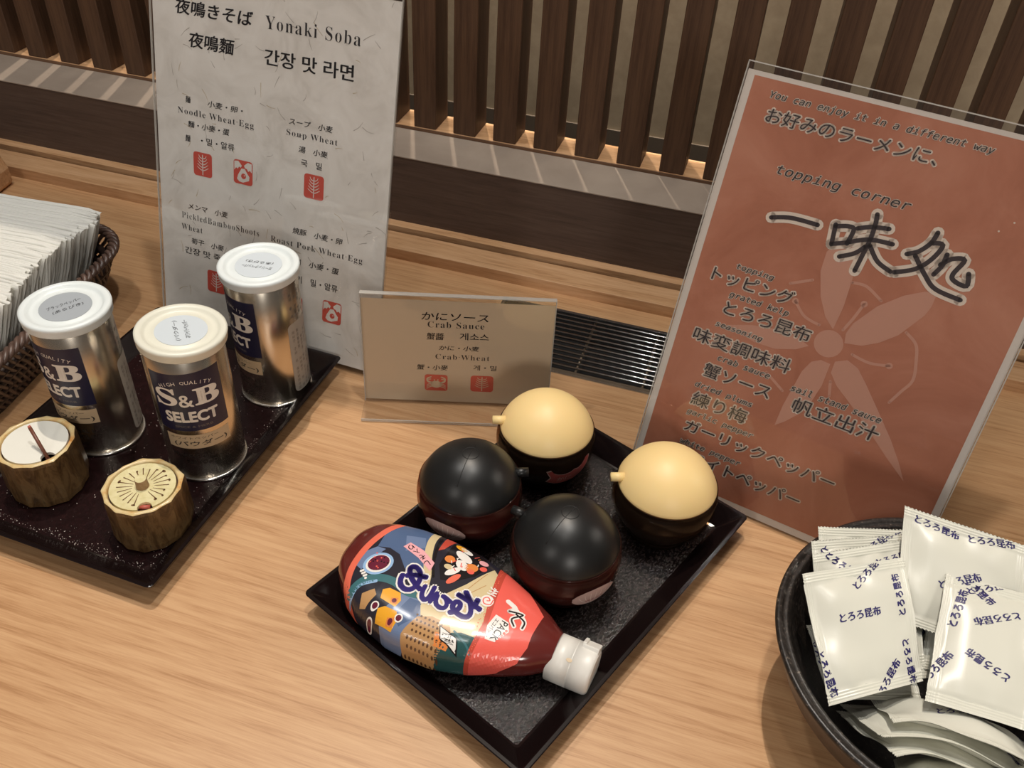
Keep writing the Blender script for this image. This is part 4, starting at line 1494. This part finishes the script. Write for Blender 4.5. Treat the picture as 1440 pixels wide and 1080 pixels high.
def packet(key, seed):
    q = [Vector(p) for p in PK[key]]
    rg = random.Random(seed)
    nrm = ((q[1] - q[3]).cross(q[0] - q[2]))
    nrm.normalize()
    if nrm.z < 0:
        nrm = -nrm
    W = ((q[1] - q[0]).length + (q[2] - q[3]).length) / 2
    H = ((q[0] - q[3]).length + (q[1] - q[2]).length) / 2
    edge = key[0] == 'Q'
    waves = [(rg.uniform(4, 11), rg.uniform(4, 11), rg.uniform(0, 6), rg.uniform(.00015, .0004)) for _ in range(5)]
    bend = rg.uniform(-.0008, .0008)

    def surf(u, v, side):
        # u 0..1 left-right, v 0..1 bottom-top
        p = (q[3] * (1 - u) + q[2] * u) * (1 - v) + (q[0] * (1 - u) + q[1] * u) * v
        sx = min(u, 1 - u) * W
        sy = min(v, 1 - v) * H
        a = max(0, min(1, (sx - .0045) / .013))
        b = max(0, min(1, (sy - .0060) / .014))
        a, b = a * a * (3 - 2 * a), b * b * (3 - 2 * b)
        th = (.0030 if not edge else .0042) * sqrt(a * b)
        wv = sum(k * sin(fx * u + fy * v + ph) for fx, fy, ph, k in waves)
        off = wv * 1.4 + bend * (4 * (u - .5) ** 2)
        if edge:
            off += .0035 * sin(pi * u * 1.3) + .0015 * sin(5 * u + seed)
        crease = 0
        if th > 0 and side > 0:
            crease = .00035 * sin(23 * u + 5 * v + seed) * (1 - b) * a + .0003 * sin(19 * v + seed) * (1 - a) * b
        if a < .02 and sx > .0008:
            off += .00018 * sin(sx * 2 * pi / .0012)
        if b < .02 and sy > .0012:
            off += .00024 * sin(sy * 2 * pi / .0016)
        return p + nrm * (off + side * (th + .00012) + crease)
    us = [0, .004, .010, .016, .022, .028, .036, .045, .055, .066] + [.066 + (1 - .132) * i / 24 for i in range(1, 24)] + [1 - x for x in (.066, .055, .045, .036, .028, .022, .016, .010, .004, 0)]
    zig = 62
    us = sorted(set(us + [i / zig for i in range(zig + 1)]))
    vs_ = [0, .006] + [.012 + .006 * i for i in range(12)] + [.086 + (1 - .172) * i / 26 for i in range(0, 27)] + [1 - (.012 + .006 * i) for i in range(11, -1, -1)] + [.994, 1]
    m = MB()
    zz = lambda u, i: (0.0105 * (0.5 - abs((u * 31) % 1 - .5)))
    swap = edge or key in ('P1x',)
    for side, mat in ((1, M_PACKET), (-1, M_PACKETB if not edge else M_PACKET)):
        P = []
        for v in vs_:
            row = []
            for i, u in enumerate(us):
                uu, vv = u, v
                if key in ('P1', 'J', 'H', 'I') or edge:      # zigzag cut on the left and right ends
                    cut = .011 * (0.5 - abs((v * 34) % 1 - .5)) * 2
                    if u == 0:
                        uu = cut
                    if u == 1:
                        uu = 1 - cut
                else:
                    cut = .011 * (0.5 - abs((u * 31) % 1 - .5)) * 2
                    if v == 1:
                        vv = 1 - cut
                    if v == 0:
                        vv = cut
                row.append(surf(uu, vv, side))
            P.append(row)
        m.grid(P, mat, True, side < 0)
    A = Art()
    Wm, Hm = W * 1000, H * 1000
    for t_, u, v, r in PKT[key]:
        A.text(t_, u * Wm, v * Hm, 24, 5.0, M_PRINTNAVY, 1, 'c', 0, 0, r, 1, BRUSH(.24))
    A.onto(m, lambda x, y, l: surf(x / Wm, y / Hm, 1) + nrm * (l * .8 + .00005), 2.2, .05, lambda x, y: .01 < x / Wm < .99 and .01 < y / Hm < .985)
    # fix facing when the plane normal was flipped
    return tag(m.build('seasoning_packet'), PKL[key], 'packet', 'kelp seasoning packets in the bowl')


for i, key in enumerate(PK):
    packet(key, 20 + i)

# ------------------------------------------------------------------ napkin basket
BA = radians(6)
bk = thing('napkin_basket', 'dark brown woven basket filled with paper napkins at the left edge', 'basket', (-0.629, 0.447, 0), (0, 0, BA))
BW, BH = 0.122, 0.124        # half sizes at the rim


def rrp(w, h, r, n):
    """points around a rounded rectangle, evenly spaced"""
    segs = []
    pts = []
    for cx, cy, a0 in ((w - r, h - r, 0), (-w + r, h - r, 90), (-w + r, -h + r, 180), (w - r, -h + r, 270)):
        for k in range(13):
            a = radians(a0 + 90 * k / 12)
            pts.append((cx + r * cos(a), cy + r * sin(a)))
    pts.append(pts[0])
    L = [0]
    for a, b in zip(pts, pts[1:]):
        L.append(L[-1] + hypot(b[0] - a[0], b[1] - a[1]))
    out = []
    j = 0
    for i in range(n):
        d = L[-1] * i / n
        while L[j + 1] < d:
            j += 1
        f = (d - L[j]) / (L[j + 1] - L[j])
        out.append((pts[j][0] + (pts[j + 1][0] - pts[j][0]) * f, pts[j][1] + (pts[j + 1][1] - pts[j][1]) * f))
    return out


def bpoint(i, n, f, cache={}):
    """point on the basket wall: i of n round, f 0 bottom .. 1 rim"""
    w = BW - .020 * (1 - f) ** 1.2
    h = BH - .020 * (1 - f) ** 1.2
    key = (round(f, 4), n)
    if key not in cache:
        cache[key] = rrp(w, h, .044, n)
    x, y = cache[key][i % n]
    return Vector((x, y, .002 + .056 * f))


m = MB()
NS = 132
for lay, (sgn, rad) in enumerate(((1, .0017), (1, .0015))):
    for i in range(NS):
        pts = []
        for k in range(7):
            f = k / 6
            j = (i * 4 + int(sgn * (1 - f) * 26)) % (NS * 4)
            p = bpoint(j, NS * 4, f)
            c_ = Vector((p.x, p.y, 0)).normalized()
            pts.append(p + c_ * (.0008 * sin(k * 2.2 + i * 1.7)))
        m.tube(pts, rad * (.9 + .25 * ((i * 7) % 5) / 5), M_WICKER, 6, caps=False)
    break
m.build('woven_wall', bk)
m = MB()
for f in (0, .18, .36, .54, .72):
    pts = [bpoint(i, 160, f) * 1 - Vector((bpoint(i, 160, f).x, bpoint(i, 160, f).y, 0)).normalized() * .0026 for i in range(160)]
    m.tube(pts, .0040, M_WICKERD, 6, True)
P = [[Vector((bpoint(i, 160, 0).x * s, bpoint(i, 160, 0).y * s, .003)) for i in range(160)] for s in (1.0, .01)]
m.grid(P, M_WICKERD, False, False, True)
m.build('inner_weave', bk)
m = MB()
NR = 480
for ph in range(3):
    pts = []
    for i in range(NR):
        p = bpoint(i, NR, 1.0)
        c_ = Vector((p.x, p.y, 0)).normalized()
        a = 2 * pi * (i / NR * 46 + ph / 3)
        pts.append(p + c_ * (.0030 * cos(a)) + Vector((0, 0, .0022 * sin(a))))
    m.tube(pts, .0024, M_WICKER, 6, True)
m.build('braided_rim', bk)

# napkins standing on edge, folds upward
RB = Matrix.Rotation(BA, 3, 'Z')
rng = random.Random(21)
NN = 84
for i in range(NN):
    f = i / (NN - 1)
    y = -.092 + .190 * f
    topz = .086 - .010 * max(0, (.35 - f) / .35) ** 1.3 + rng.uniform(-.0005, .0005) + .0012 * sin(f * 11)
    xr = .090 + .003 * sin(f * 9) + rng.gauss(0, .0022) - .008 * max(0, (.3 - f) / .3)
    nx = 18
    w1, w2, p1, p2 = .0008, rng.uniform(.0001, .0003), f * 4, rng.uniform(0, 6)
    lean = rng.gauss(0, .0003) + .012
    fan = rng.uniform(.0002, .0030)
    P = []
    sec = [(-1.0, 0.0), (-1.0, .3), (-1.0, .65), (-1.0, .955), (-.75, .988), (0, 1.0), (.75, .988), (1.0, .955), (1.0, .65), (1.0, .3), (1.0, 0)]
    for j in range(nx + 1):
        u = j / nx
        x = -.115 + (xr + .115) * u
        tip = max(0, (u - .86) / .14)
        row = []
        for s_, zf in sec:
            z = .008 + (topz - .008 - tip * tip * rng.uniform(.001, .004)) * zf
            th = .00108 * (1 + tip * fan * 250)
            yy = y + s_ * th + lean * zf + w1 * sin(9 * u + p1) + w2 * sin(23 * u + p2) * zf + tip * rng.uniform(-.0012, .0012)
            row.append((x - max(0, u) * (1 - zf) ** 1.1 * .026 + tip * rng.uniform(-.0010, .0010), yy, z))
        P.append(row)
    m = MB()
    m.grid(P, M_NAPKIN, True, True)
    o = m.build('paper_napkin', None, (-0.616, 0.452, 0), (0, 0, BA))
    tag(o, 'white folded paper napkin standing on edge in the woven basket', 'napkin', 'paper napkins packed on edge in the basket')

bpy.context.view_layer.update()
